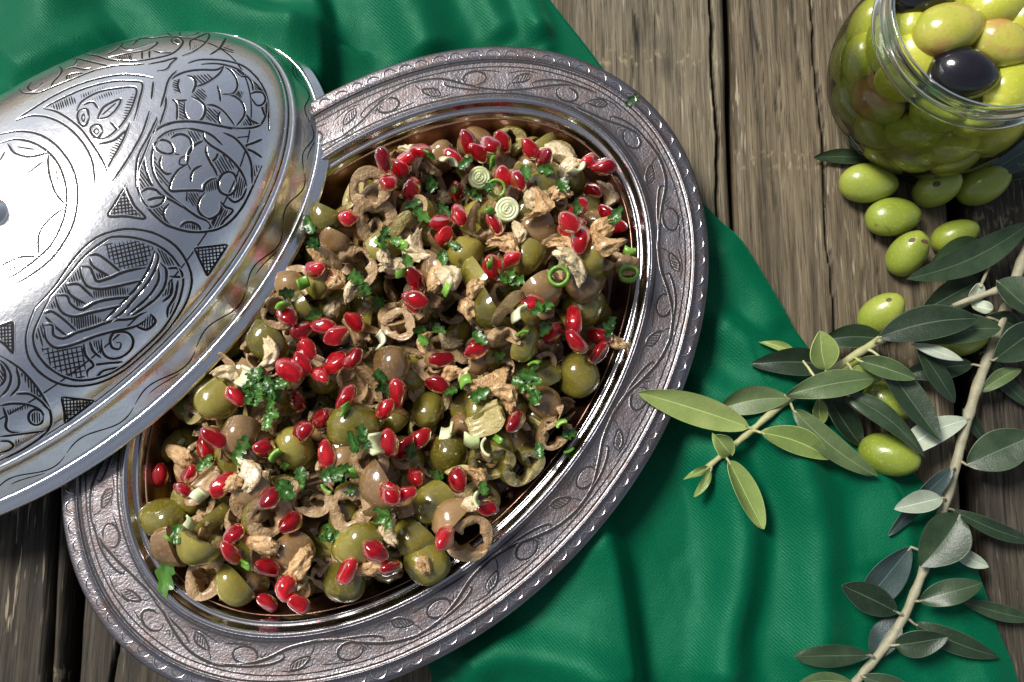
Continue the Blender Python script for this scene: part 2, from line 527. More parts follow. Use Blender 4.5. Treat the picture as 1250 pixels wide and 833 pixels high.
def plank(xl, xr, mat, seed, crack=None):
    """xl(y), xr(y): edge positions; relief grain, rounded worn edges, optional split(y) -> x"""
    ys = np.arange(-0.36, 0.3801, 0.003)
    nx = 150
    u = np.linspace(0, 1, nx)
    u = 0.5 - 0.5 * np.cos(np.pi * u) * (0.35 + 0.65 * np.abs(np.cos(np.pi * u)) ** 0.15)
    u = (u - u[0]) / (u[-1] - u[0])
    Y, Uu = np.meshgrid(ys, u, indexing='ij')
    XL = np.array([xl(y) for y in ys])[:, None]; XR = np.array([xr(y) for y in ys])[:, None]
    wob = (fbm(Y * 14 + seed, Y * 0 + seed * 3.1, 4) - 0.47) * 0.004
    wob2 = (fbm(Y * 11 + seed * 2, Y * 0 + seed * 5.7, 4) - 0.47) * 0.004
    X = XL + wob + (XR + wob2 - XL - wob) * Uu
    dl = np.minimum(X - (XL + wob), (XR + wob2) - X)
    g = fbm(X * 620 + seed * 7 + 3 * fbm(X * 40, Y * 6, 2), Y * 9, 3)
    g2 = fbm(X * 150 + seed * 9, Y * 5, 3)
    rel = 0.6 * g + 0.4 * g2
    Z = (rel - 0.5) * 0.0013 + (fbm(X * 20 + seed, Y * 7, 2) - 0.4) * 0.0012
    split = np.clip((0.20 - np.abs(g2 - 0.42) * 8) * 5, 0, 1) * np.clip((fbm(X * 60 + 9 + seed, Y * 7, 2) - 0.42) * 12, 0, 1)
    Z -= split * 0.0016
    edge = np.clip(1 - dl / 0.0032, 0, 1)
    Z -= edge ** 2.2 * 0.0035
    if crack:
        cx = np.array([crack(y) for y in ys])[:, None] + (fbm(Y * 60, Y * 0 + 5, 3) - 0.45) * 0.003
        cw = 0.00075 + 0.0007 * fbm(Y * 30, Y * 0 + 9, 2)
        Z -= np.clip(1 - np.abs(X - cx) / cw, 0, 1) ** 0.6 * 0.006
        rel = np.where(np.abs(X - cx) < cw, 0.1, rel)
    Z -= np.maximum(Z, 0) * 0.6                    # highest grain stays near the table plane
    n0, n1 = X.shape
    V = np.stack([X, Y, Z], -1).reshape(-1, 3)
    Fc = grid_faces(n0, n1, flip=True)
    # sides and bottom
    base = len(V)
    Lb = np.stack([X[:, 0] + 0.0006, ys, np.full(n0, -0.024)], -1); Rb = np.stack([X[:, -1] - 0.0006, ys, np.full(n0, -0.024)], -1)
    V = np.concatenate([V, Lb, Rb])
    for i in range(n0 - 1):
        Fc.append((i * n1, (i + 1) * n1, base + i + 1, base + i))
        Fc.append(((i + 1) * n1 + n1 - 1, i * n1 + n1 - 1, base + n0 + i, base + n0 + i + 1))
        Fc.append((base + i, base + i + 1, base + n0 + i + 1, base + n0 + i))
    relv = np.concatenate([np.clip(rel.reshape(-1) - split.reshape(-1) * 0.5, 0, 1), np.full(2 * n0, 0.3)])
    return obj('plank', mesh('plank', V, Fc, mat, attr={'relief': relv}), table)


def edge_line(p0, p1):
    a, b = P(*p0), P(*p1)
    return lambda y: a[0] + (b[0] - a[0]) * (y - a[1]) / (b[1] - a[1])


def const(x): return lambda y: x


G0l, G0r = edge_line((84, 690), (74, 833)), edge_line((101, 735), (94, 833))
G0m = edge_line((66, 690), (58, 833))
G1l, G1r = edge_line((884, 0), (892, 290)), edge_line((893, 0), (901, 290))
G2l, G2r = edge_line((1170, 500), (1178, 730)), edge_line((1196, 500), (1208, 730))
ck = edge_line((991, 0), (1019, 400))
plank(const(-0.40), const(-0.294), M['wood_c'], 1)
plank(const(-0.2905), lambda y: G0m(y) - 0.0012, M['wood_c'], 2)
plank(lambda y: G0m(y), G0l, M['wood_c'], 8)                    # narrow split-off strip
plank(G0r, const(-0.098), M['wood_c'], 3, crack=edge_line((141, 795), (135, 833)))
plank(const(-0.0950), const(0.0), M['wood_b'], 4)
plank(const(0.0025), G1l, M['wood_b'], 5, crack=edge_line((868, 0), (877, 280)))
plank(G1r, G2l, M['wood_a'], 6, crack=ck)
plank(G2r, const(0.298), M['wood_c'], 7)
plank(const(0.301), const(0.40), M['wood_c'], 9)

# faded textile lying under the table, glimpsed through the gap beside the plate
rug = empty('floor_textile', (float(G1l(0.1)), 0.1, -0.055))
tag(rug, 'faded white, red and orange textile glimpsed through the gap between planks', 'textile')
for (y0, y1, mt, wl_, wr_) in ((60, 152, 'scrap_white', 0.006, 0.010), (153, 240, 'scrap_red', 0.006, 0.010), (241, 300, 'scrap_orange', 0.006, 0.010), (0, 58, 'scrap_red', 0.0, 0.010)):
    V, Fc = [], []
    a, b = P(889, y0, -0.03), P(889, y1, -0.03)
    xm = (a[0] + b[0]) / 2
    box(V, Fc, xm - 0.012, xm + 0.012, b[1], a[1], -0.0555, -0.026)
    c = obj('woven_stripe', mesh('woven_stripe', V, Fc, M[mt], smooth=False), rug)
    c.location = -rug.location

# ================================================================== PLATE geometry constants
PC = np.array([-0.0506, -0.0094]); PA, PB, PPHI = 0.1603, 0.1140, R(48.2)
pe1 = np.array([math.cos(PPHI), math.sin(PPHI)]); pe2 = np.array([-pe1[1], pe1[0]])
RIM_Z = 0.0250
# (inset from the outer edge, height)
PROFILE = [(0.0, 0.0236), (0.0003, 0.0250), (0.0010, 0.0255), (0.0062, 0.0256), (0.0068, 0.0262), (0.0074, 0.0257), (0.0085, 0.0254),
           (0.0240, 0.0247), (0.0252, 0.0252), (0.0262, 0.0254), (0.0272, 0.0248), (0.0280, 0.0236), (0.0288, 0.0226),
           (0.0300, 0.0222), (0.0306, 0.0224), (0.0312, 0.0219), (0.0326, 0.0196), (0.0346, 0.0165), (0.0372, 0.0110), (0.0410, 0.0070),
           (0.0460, 0.0058), (0.0560, 0.0055), (0.0800, 0.0055)]


def plate_xy(t, d):
    """point of the plate oval at angle t, inset d along the true normal"""
    x, y = PA * math.cos(t), PB * math.sin(t)
    nx, ny = math.cos(t) / PA, math.sin(t) / PB
    l = math.hypot(nx, ny)
    x -= nx / l * d; y -= ny / l * d
    return PC + pe1 * x + pe2 * y


_d = np.array([p[0] for p in PROFILE]); _z = np.array([p[1] for p in PROFILE])


def plate_local(x, y):
    q = np.stack([x - PC[0], y - PC[1]], -1)
    return q @ pe1, q @ pe2


def plate_inset(x, y):
    """approximate inset distance from the outer edge (positive inside)"""
    a, b = plate_local(np.asarray(x, float), np.asarray(y, float))
    k = np.sqrt((a / PA) ** 2 + (b / PB) ** 2) + 1e-9
    g = np.sqrt((a / PA ** 2) ** 2 + (b / PB ** 2) ** 2) + 1e-9
    return (1 - k) * k / g * np.where(k > 0.3, 1, 1)


# ================================================================== CLOTH
LB = [(-520, 250), (-250, 330), (-60, 420), (120, 520), (300, 640), (430, 740), (505, 800), (527, 822), (527, 900), (520, 990)]
RB = [(380, -330), (600, -90), (668, 0), (727, 75), (800, 180), (868, 263), (905, 300), (962, 395), (990, 436), (1030, 520), (1105, 572), (1155, 632), (1185, 690), (1213, 765), (1235, 820), (1262, 910), (1280, 990)]


def resample(pts, n):
    c = np.array(catmull(pts, 6.0))
    s = np.concatenate([[0], np.cumsum(np.linalg.norm(np.diff(c, axis=0), axis=1))])
    t = np.linspace(0, s[-1], n)
    return np.stack([np.interp(t, s, c[:, k]) for k in range(2)], -1)


# fold crests in photo pixels: points, height (m), width on the left side, width on the right side (px)
FOLDS = [
    ([(700, 600), (735, 660), (752, 740), (764, 850)], 0.0120, 100, 16),
    ([(560, 830), (610, 796), (700, 806), (770, 850)], 0.006, 26, 30),
    ([(850, 520), (885, 590), (900, 650), (893, 720), (880, 800), (878, 860)], 0.0100, 34, 26),
    ([(930, 480), (962, 560), (985, 640), (990, 730), (985, 850)], 0.0105, 38, 30),
    ([(1030, 540), (1070, 585), (1090, 640), (1100, 700)], 0.0055, 52, 14),
    ([(1046, 700), (1048, 780), (1060, 860)], 0.0035, 30, 24),
    ([(1130, 600), (1160, 660), (1190, 740), (1205, 800), (1220, 860)], 0.0035, 46, 22),
    ([(862, 385), (905, 418), (955, 455), (1000, 500)], 0.0055, 30, 16),
    ([(880, 290), (925, 350), (960, 405)], 0.0045, 26, 22),
    ([(835, 460), (880, 490), (930, 520)], 0.0045, 24, 24),
    ([(190, -60), (262, 10), (330, 45), (400, 60)], 0.0110, 44, 20),
    ([(60, -60), (70, 40), (20, 110)], 0.0095, 60, 40),
    ([(330, -60), (385, 0), (398, 60), (396, 130)], 0.0080, 50, 9),
    ([(470, -60), (500, 10), (530, 90)], 0.0085, 36, 34),
    ([(560, -60), (590, 0), (620, 60)], 0.0055, 24, 22),
    ([(636, -60), (650, 10), (668, 60)], 0.0075, 22, 12),
    ([(150, 40), (90, 90), (20, 140)], 0.0065, 26, 30),
]


def fold_height(px, py):
    """height of the draped cloth at photo-pixel ground position (arrays)"""
    h = np.zeros_like(px)
    for pts, A, wl_, wr_ in FOLDS:
        c = np.array(catmull(pts, 14.0))
        best = np.full(px.shape, 1e9); sgn = np.zeros_like(px); tt = np.zeros_like(px)
        n = len(c) - 1
        for i in range(n):
            a, b = c[i], c[i + 1]
            ab = b - a; L2 = ab @ ab
            t = np.clip(((px - a[0]) * ab[0] + (py - a[1]) * ab[1]) / L2, 0, 1)
            dx = px - (a[0] + ab[0] * t); dy = py - (a[1] + ab[1] * t)
            d = np.hypot(dx, dy)
            cr = ab[0] * (py - a[1]) - ab[1] * (px - a[0])
            m = d < best
            best = np.where(m, d, best); sgn = np.where(m, np.sign(cr), sgn); tt = np.where(m, (i + t) / n, tt)
        # cr > 0 : to the right of travel in image space (y down) when heading down = left side
        w = np.where(sgn > 0, wl_, wr_)
        fade = np.clip(np.minimum(tt, 1 - tt) * 5 + 0.35, 0, 1)
        e = best / w
        h = np.maximum(h, 0) + A * fade * np.exp(-e ** 2 * np.where(e > 0, 1, 1))
    return h


NR, NCc = 330, 250
lb, rb = resample(LB, NR), resample(RB, NR)
s = np.linspace(0, 1, NCc)
PXg = lb[:, 0:1] * (1 - s) + rb[:, 0:1] * s
PYg = lb[:, 1:2] * (1 - s) + rb[:, 1:2] * s
PXg = PXg + (fbm(PXg / 90, PYg / 90, 3) - 0.45) * 16 * np.minimum(1, s * (1 - s) * 8)
XYg = np.array([[P(PXg[i, j], PYg[i, j], 0)[:2] for j in range(NCc)] for i in range(NR)])
Hc = fold_height(PXg, PYg)
Hc = Hc * 1.45 + (fbm(PXg / 75, PYg / 110, 2) - 0.30) * 0.0070 + (fbm(PXg / 34 + 9, PYg / 60, 3) - 0.3) * 0.0016
Hc = np.maximum(Hc, 0) + 0.0016
edge_d = np.minimum(s, 1 - s)[None, :] * np.hypot(rb[:, 0] - lb[:, 0], rb[:, 1] - lb[:, 1])[:, None]
Hc = 0.0014 + (Hc - 0.0014) * (0.30 + 0.70 * np.clip(edge_d / 42, 0, 1))
ins = plate_inset(XYg[..., 0], XYg[..., 1])
flat = np.clip((ins - 0.012) / 0.02, 0, 1)                     # flattened under the base of the plate
ceil_z = np.where(ins > -0.004, 0.0195 - np.clip(ins - 0.018, 0, 0.03) * 0.9, 1.0)
Hc = Hc * (1 - flat) + flat * np.minimum(Hc, 0.0042)
Hc = np.minimum(Hc, ceil_z)
V = np.concatenate([XYg, Hc[..., None]], -1).reshape(-1, 3)
cme = mesh('tablecloth', V, grid_faces(NR, NCc), M['cloth'])
uvl = cme.uv_layers.new(name='UVMap')
vi = np.empty(len(cme.loops), int); cme.loops.foreach_get('vertex_index', vi)
uvl.data.foreach_set('uv', (V[vi, :2] * 2.2).astype(np.float32).ravel())
cloth = obj('tablecloth', cme)
sm = cloth.modifiers.new('thickness', 'SOLIDIFY'); sm.thickness = 0.0007; sm.offset = 1.0
tag(cloth, 'emerald green satin cloth lying in folds under the silver plate', 'cloth')
_cloth_bvh = BVHTree.FromPolygons([Vector(v) for v in V], [tuple(p.vertices) for p in cme.polygons])


def ground_z(x, y):
    h = _cloth_bvh.ray_cast(Vector((x, y, 0.3)), Vector((0, 0, -1)))
    return (h[0].z + 0.0007) if h[0] is not None else 0.0


# ================================================================== PLATE
NT_ = 240
plate = empty('serving_plate', (PC[0], PC[1], 0.0055))
tag(plate, 'oval engraved silver serving plate holding the olive salad', 'plate')


def ring_part(name, i0, i1, mat, lift=0.0, thick=0.0012):
    ds = []
    for k in range(i0, i1):
        (d0, z0), (d1, z1) = PROFILE[k], PROFILE[k + 1]
        m = 3
        for q in range(m): ds.append((d0 + (d1 - d0) * q / m, z0 + (z1 - z0) * q / m))
    ds.append(PROFILE[i1])
    V = []
    wav = lambda t, d: 0.0
    full = ds + [(d + 0.0002, z - thick) for d, z in reversed(ds)]
    for i in range(NT_):
        t = 2 * math.pi * i / NT_
        for d, z in full:
            xy = plate_xy(t, d)
            V.append((xy[0], xy[1], z + 0.00025 * math.sin(t * 3 + 1) * (d < 0.03)))
    return V, grid_faces(NT_, len(full), wrap_u=True, wrap_v=True)


def add_ring(name, i0, i1, mat):
    V, Fc = ring_part(name, i0, i1, mat)
    o = obj(name, mesh(name, V, Fc, mat), plate)
    o.location = -plate.location
    return o


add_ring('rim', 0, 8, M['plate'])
add_ring('polished_lip', 8, 16, M['plate_lip'])
add_ring('well_wall', 16, 19, M['plate_well'])
# well floor
fl = [(PROFILE[k][0], PROFILE[k][1]) for k in range(19, 23)]
V, Fc = [], []
for i in range(NT_):
    t = 2 * math.pi * i / NT_
    for d, z in fl:
        xy = plate_xy(t, d); V.append((xy[0], xy[1], z))
Fc = grid_faces(NT_, len(fl), wrap_u=True)
Fc.append(tuple(i * len(fl) + len(fl) - 1 for i in range(NT_)))
o = obj('well_floor', mesh('well_floor', V, Fc, M['plate_well']), plate); o.location = -plate.location
so = o.modifiers.new('thickness', 'SOLIDIFY'); so.thickness = 0.001; so.offset = -1

# arc-length parametrisation of the rim
_ts = np.linspace(0, 2 * math.pi, 2001)
_pp = np.array([plate_xy(t, 0.014) for t in _ts])
_sl = np.concatenate([[0], np.cumsum(np.linalg.norm(np.diff(_pp, axis=0), axis=1))])
PLEN = _sl[-1]


def rim_pt(sarc, d, lift=0.0):
    t = np.interp(sarc % PLEN, _sl, _ts)
    xy = plate_xy(t, d)
    return np.array([xy[0], xy[1], np.interp(d, _d, _z) + 0.00025 * math.sin(t * 3 + 1) * (d < 0.03) + lift])


# punched half-moon scallops round the edge
NSC = 104
arc = []
for k in range(13):
    a = math.pi * k / 12
    arc.append((math.cos(a) * 0.0031, math.sin(a) * 0.0033))
sv, sf = tube([(x, y, 0) for x, y in arc], [0.00022 + 0.00026 * math.sin(math.pi * k / 12) for k in range(13)], 6)
scal = mesh('scallop', sv, sf, M['plate_lip'])
sv2, sf2 = [], []
for k in range(13):
    a = math.pi * k / 12
    for r_ in (0.0017, 0.0026): sv2.append((math.cos(a) * r_, math.sin(a) * r_ * 1.05, 0.0))
sf2 = grid_faces(13, 2)
for k in range(NSC):
    sa = PLEN * k / NSC + rnd.uniform(-0.0006, 0.0006)
    p0 = rim_pt(sa, 0.0056, 0.0); pin = rim_pt(sa, 0.002, 0.0)
    o = obj('scallop', scal, plate)
    yv = Vector(pin - p0); yv.z = 0; yv.normalize()
    ang = math.atan2(yv.y, yv.x) - math.pi / 2
    o.location = Vector(p0) - plate.location
    o.rotation_euler = (0, 0, ang + rnd.uniform(-0.06, 0.06))
    q = rnd.uniform(0.88, 1.1); o.scale = (q, rnd.uniform(0.85, 1.1), rnd.uniform(0.6, 1.0))


class Ribbon:
    """thin engraved strokes laid on a surface: each stroke is a tapered strip"""
    def __init__(self, burr=0.0): self.V = []; self.F = []; self.burr = burr; self.BV = []; self.BF = []

    def stroke(self, pts, nrms, w, taper=True):
        n = len(pts)
        if n < 2: return
        b = len(self.V)
        for i in range(n):
            t = (pts[min(i + 1, n - 1)] - pts[max(i - 1, 0)])
            if t.length < 1e-9: t = Vector((1, 0, 0))
            side = nrms[i].cross(t).normalized()
            k = 1.0
            if taper:
                e = min(i, n - 1 - i) / max(1, n - 1)
                k = min(1.0, 0.30 + e * 5)
            k *= 0.82 + 0.36 * float(vnoise(pts[i].x * 900 + 50, pts[i].y * 900 + 50))
            self.V.append(pts[i] + side * (w * k / 2)); self.V.append(pts[i] - side * (w * k / 2))
        for i in range(n - 1):
            self.F.append((b + 2 * i, b + 2 * i + 2, b + 2 * i + 3, b + 2 * i + 1))
        if self.burr and w > 0.0006 and n > 3:
            b = len(self.BV)                       # metal pushed up along one edge of the cut
            for i in range(n):
                t = (pts[min(i + 1, n - 1)] - pts[max(i - 1, 0)])
                side = nrms[i].cross(t).normalized()
                e = min(1.0, min(i, n - 1 - i) / 3)
                h = self.burr * e * (0.4 + 0.9 * float(vnoise(pts[i].x * 700 + 9, pts[i].y * 700 + 3)))
                for off, z in ((0.40, -0.4), (0.62, 1.0), (0.95, -0.4)):
                    self.BV.append(pts[i] + side * (w * off) + nrms[i] * (h * z - 0.00003))
            for i in range(n - 1):
                for k in range(2):
                    self.BF.append((b + 3 * i + k, b + 3 * i + k + 1, b + 3 * i + k + 4, b + 3 * i + k + 3))

    def build(self, name, mat, parent):
        o = obj(name, mesh(name, self.V, self.F, mat), parent)
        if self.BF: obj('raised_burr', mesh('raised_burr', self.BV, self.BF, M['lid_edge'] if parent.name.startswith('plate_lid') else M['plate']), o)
        return o


UPV = Vector((0, 0, 1))


def rim_stroke(rb_, sd_, w=0.0007, step=0.0012, closed=False):
    """sd_: control points (arc position, inset) on the rim"""
    c = catmull([(a, d) for a, d in sd_], step)
    rb_.stroke([Vector(rim_pt(a, d, 0.00006)) for a, d in c], [UPV] * len(c), w)


def in_poly(x, y, poly):
    r = False; j = len(poly) - 1
    for i in range(len(poly)):
        (xi, yi), (xj, yj) = poly[i], poly[j]
        if (yi > y) != (yj > y) and x < (xj - xi) * (y - yi) / (yj - yi) + xi: r = not r
        j = i
    return r


def hatch_segments(poly, ang, gap, jit=0.15):
    """line segments filling a polygon"""
    poly = [tuple(p) for p in poly]
    c, s_ = math.cos(ang), math.sin(ang)
    rot = [(x * c + y * s_, -x * s_ + y * c) for x, y in poly]
    y0, y1 = min(p[1] for p in rot), max(p[1] for p in rot)
    out = []
    y = y0 + gap * 0.5
    while y < y1:
        xs = []
        for i in range(len(rot)):
            (xa, ya), (xb, yb) = rot[i - 1], rot[i]
            if (ya > y) != (yb > y): xs.append(xa + (xb - xa) * (y - ya) / (yb - ya))
        xs.sort()
        for i in range(0, len(xs) - 1, 2):
            a, b = xs[i], xs[i + 1]
            out.append(((a * c - y * s_, a * s_ + y * c), (b * c - y * s_, b * s_ + y * c)))
        y += gap * (1 + rnd.uniform(-jit, jit))
    return out


# border lines and the running vine of the rim
eng = Ribbon()
for d_, w_ in ((0.0080, 0.0012), (0.0105, 0.0006), (0.0232, 0.0008)):
    pts = [(PLEN * k / 500, d_ + 0.00025 * (float(vnoise(k / 9.0, d_ * 9000)) - 0.5)) for k in range(501)]
    eng.stroke([Vector(rim_pt(a, d, 0.00006)) for a, d in pts], [UPV] * 501, w_, taper=False)
eng.build('border_line', M['groove_soft'], plate).location = -plate.location
NV = 19
for k in range(NV):
    e = Ribbon(0.00012)
    s0 = PLEN * (k + 0.35) / NV; L = PLEN / NV
    sg = 1 if k % 2 == 0 else -1
    mid, amp = 0.0168, 0.0046

    def q(u, v):                                   # u along 0..1, v across -1..1 -> (arc, inset)
        return (s0 + u * L, mid + sg * v * amp * 1.15)
    j = lambda a=0.07: rnd.uniform(-a, a)
    rim_stroke(e, [q(-0.05, -0.95), q(0.2, -0.75 + j()), q(0.45, -0.1 + j()), q(0.7, 0.65 + j()), q(0.95, 0.95), q(1.08, 0.95)], 0.0011)
    rim_stroke(e, [q(0.1, -0.8), q(0.34, -0.7 + j()), q(0.55, -0.35), q(0.66, 0.1), q(0.62, 0.5)], 0.0009)
    # round curl
    cx, cy, r_ = 0.28 + j(), 0.18 + j(0.1), 0.13
    rim_stroke(e, [q(cx + r_ * math.cos(a) * 1.0, cy + 0.62 * math.sin(a)) for a in np.linspace(-0.6, 5.0 + j(0.4), 12)], 0.0010)
    rim_stroke(e, [q(cx - 0.02, cy - 0.25), q(cx - 0.06, cy + 0.05)], 0.0004)
    # hatched collar between curl and stem
    poly = [q(0.44, -0.05), q(0.54, 0.22), q(0.50, 0.55), q(0.40, 0.30)]
    rim_stroke(e, [poly[0], poly[3]], 0.0006); rim_stroke(e, [poly[1], poly[2]], 0.0006)
    for a, b in hatch_segments(poly, 0.9 * sg, 0.0012): rim_stroke(e, [a, b], 0.0006)
    # leaf with hatching
    lc = (0.84 + j(), -0.30 + j(0.12))
    lf = [q(lc[0] - 0.10, lc[1] - 0.45), q(lc[0] - 0.01, lc[1] - 0.42), q(lc[0] + 0.07, lc[1]), q(lc[0] + 0.10, lc[1] + 0.42), q(lc[0] - 0.02, lc[1] + 0.3), q(lc[0] - 0.09, lc[1] - 0.05)]
    rim_stroke(e, lf + [lf[0]], 0.0008)
    for a, b in hatch_segments(lf, 1.2 * sg, 0.0011): rim_stroke(e, [a, b], 0.00055)
    rim_stroke(e, [q(lc[0] + 0.1, lc[1] + 0.42), q(lc[0] + 0.14, 0.4), q(lc[0] + 0.16, 0.9)], 0.0005)
    rim_stroke(e, [q(0.02, 0.7), q(0.12, 0.82), q(0.3, 0.95)], 0.0005)
    rim_stroke(e, [q(0.6, -0.85), q(0.75, -0.95), q(0.95, -0.6)], 0.0005)
    tri = [q(0.66, -0.92), q(0.80, -0.92), q(0.70, -0.55)]
    for a, b in hatch_segments(tri, 1.4, 0.0010): rim_stroke(e, [a, b], 0.0004)
    o = e.build('engraved_scroll', M['groove_soft'], plate); o.location = -plate.location

# dressing pooled in the well
V = []
NS = 120
for i in range(NS):
    t = 2 * math.pi * i / NS
    for d, z in ((0.0398, 0.0085), (0.0405, 0.0088), (0.043, 0.0087), (0.060, 0.0087)):
        xy = plate_xy(t, d); V.append((xy[0], xy[1], z))
Fc = grid_faces(NS, 4, wrap_u=True); Fc.append(tuple(i * 4 + 3 for i in range(NS)))
o = obj('dressing_pool', mesh('dressing_pool', V, Fc, M['sauce']))
tag(o, 'dark brown glossy dressing pooled under the salad', 'dressing', kind='stuff')

# ================================================================== LID leaning on the plate
LTAU, LDIR = R(7.90), R(118.1)
LCEN = Vector((-0.1970, 0.0304, 0.0208)); LA, LBx, LPHI, LH = 0.1414, 0.0867, R(46.6), 0.0507
ln = Vector((math.sin(LTAU) * math.cos(LDIR), math.sin(LTAU) * math.sin(LDIR), math.cos(LTAU)))
le1 = Vector((math.cos(LPHI), math.sin(LPHI), 0)); le1 -= ln * le1.dot(ln); le1.normalize()
le2 = ln.cross(le1)
LM = Matrix((le1, le2, ln)).transposed().to_4x4(); LM.translation = LCEN
# inset from the edge -> height above the rim plane
LPROF = [(0.0, 0.0002), (0.0004, 0.0012), (0.0014, 0.0018), (0.0038, 0.0030), (0.0046, 0.0039), (0.0051, 0.0038), (0.0075, 0.0076), (0.0110, 0.0128),
         (0.0118, 0.0150), (0.0125, 0.0161), (0.0133, 0.0162), (0.0140, 0.0168), (0.0152, 0.0193)]
D0, Z0_ = LPROF[-1]


def lid_pt(t, u):
    """u in 0..1: flange, 1..2: dome up to the apex"""
    nx, ny = math.cos(t) / LA, math.sin(t) / LBx
    l = math.hypot(nx, ny)
    if u <= 1:
        k = u * (len(LPROF) - 1); i = min(int(k), len(LPROF) - 2); f = k - i
        d = LPROF[i][0] * (1 - f) + LPROF[i + 1][0] * f; z = LPROF[i][1] * (1 - f) + LPROF[i + 1][1] * f
        return Vector((LA * math.cos(t) - nx / l * d, LBx * math.sin(t) - ny / l * d, z))
    ex, ey = LA * math.cos(t) - nx / l * D0, LBx * math.sin(t) - ny / l * D0
    r = 1 - (u - 1) ** 1.25
    return Vector((ex * r, ey * r, Z0_ + (LH - Z0_) * (1 - r ** 2.75) ** 0.745))


lid = empty('plate_lid'); lid.matrix_world = LM
tag(lid, 'domed silver lid with black engraved medallions leaning on the plate rim', 'lid')
us = [i / (len(LPROF) - 1) / 3 * 3 for i in range(len(LPROF))]
uf = []
for i in range(len(LPROF) - 1):
    for q_ in range(3): uf.append((i + q_ / 3) / (len(LPROF) - 1))
uf.append(1.0)
ud = list(np.linspace(1.0, 1.985, 60))


def lid_part(name, ulist, mat, cap=False, inward=0.0011):
    V = []
    for i in range(NT_):
        t = 2 * math.pi * i / NT_
        for u in ulist: V.append(lid_pt(t, u))
        for u in reversed(ulist):
            p = lid_pt(t, u); V.append(Vector((p.x * 0.992, p.y * 0.992, p.z - inward)))
    n = 2 * len(ulist)
    Fc = grid_faces(NT_, n, wrap_u=True, wrap_v=True)
    if cap:
        k = len(ulist)
        Fc.append(tuple(i * n + k - 1 for i in range(NT_))); Fc.append(tuple(i * n + k for i in reversed(range(NT_))))
    return V, Fc


V, Fc = lid_part('flange', uf, None)
obj('flange', mesh('flange', V, Fc, M['lid']), lid)
V1 = [LM @ v for v in V]; F1 = list(Fc)
V, Fc = lid_part('dome', ud, None, cap=True)
dome = obj('dome', mesh('dome', V, Fc, M['lid']), lid)
lid_bvh = BVHTree.FromPolygons(V1 + [LM @ v for v in V], F1 + [tuple(i + len(V1) for i in f) for f in Fc])
# knob on the crown (turned finial on a collar)
kp = [(0.0062, 0.0), (0.0060, 0.0008), (0.0036, 0.0014), (0.0028, 0.0024), (0.0030, 0.0034), (0.0042, 0.0046), (0.0048, 0.0058), (0.0044, 0.0072), (0.0030, 0.0082), (0.0012, 0.0087), (0.0003, 0.0088)]
V = []
for i in range(32):
    t = 2 * math.pi * i / 32
    for r_, z_ in kp: V.append((r_ * math.cos(t), r_ * math.sin(t), LH - 0.0003 + z_))
obj('knob', mesh('knob', V, grid_faces(32, len(kp), wrap_u=True), M['lid']), lid)


def lid_hit(px, py):
    loc, nrm, idx, dist = lid_bvh.ray_cast(Vector(CAM), ray(px, py))
    if loc is None: return None
    if nrm.dot(ray(px, py)) > 0: nrm = -nrm
    return loc + nrm * 0.00010, nrm


class Tile:
    def __init__(self, ox, oy, sc): self.o = (ox, oy, sc)

    def pts(self, s_):
        out = []
        for a in s_.split():
            x, y = a.split(',')
            out.append((self.o[0] + float(x) / self.o[2], self.o[1] + float(y) / self.o[2]))
        return out


LMi = LM.inverted()


def lid_stroke(rb_, pts, w, taper=True, step=1.6):
    c = catmull(pts, step)
    run_p, run_n = [], []
    for x, y in c:
        h = lid_hit(x, y)
        if h is None or h[1].dot(-ray(x, y)) < 0.12:
            if len(run_p) > 2: rb_.stroke(run_p, run_n, w, taper)
            run_p, run_n = [], []; continue
        run_p.append(LMi @ h[0]); run_n.append(LMi.to_3x3() @ h[1])
    if len(run_p) > 1: rb_.stroke(run_p, run_n, w, taper)


def motif(name, tile, lines=(), hatches=(), w=0.0010, hw=0.00055):
    rb_ = Ribbon(0.00022)
    for s_ in lines:
        k = 1.0
        if s_[0] == '!': k = 0.6; s_ = s_[1:]
        lid_stroke(rb_, tile.pts(s_), w * k)
    for s_, ang, gap, cross in hatches:
        poly = tile.pts(s_)
        for a, b in hatch_segments(poly, R(ang), gap): lid_stroke(rb_, [a, b], hw, step=2.5)
        if cross:
            for a, b in hatch_segments(poly, R(ang + 88), gap): lid_stroke(rb_, [a, b], hw, step=2.5)
    rb_.build(name, M['groove'], lid)


TA, TB, TC, TD = Tile(160, 145, 5.556), Tile(30, 280, 4.164), Tile(190, 65, 7.573), Tile(0, 420, 5.554)
TE, TF, TG, TH, TI = Tile(0, 30, 7.8125), Tile(130, 30, 7.8125), Tile(0, 30, 4.1667), Tile(0, 100, 3.332), Tile(0, 260, 2.193)

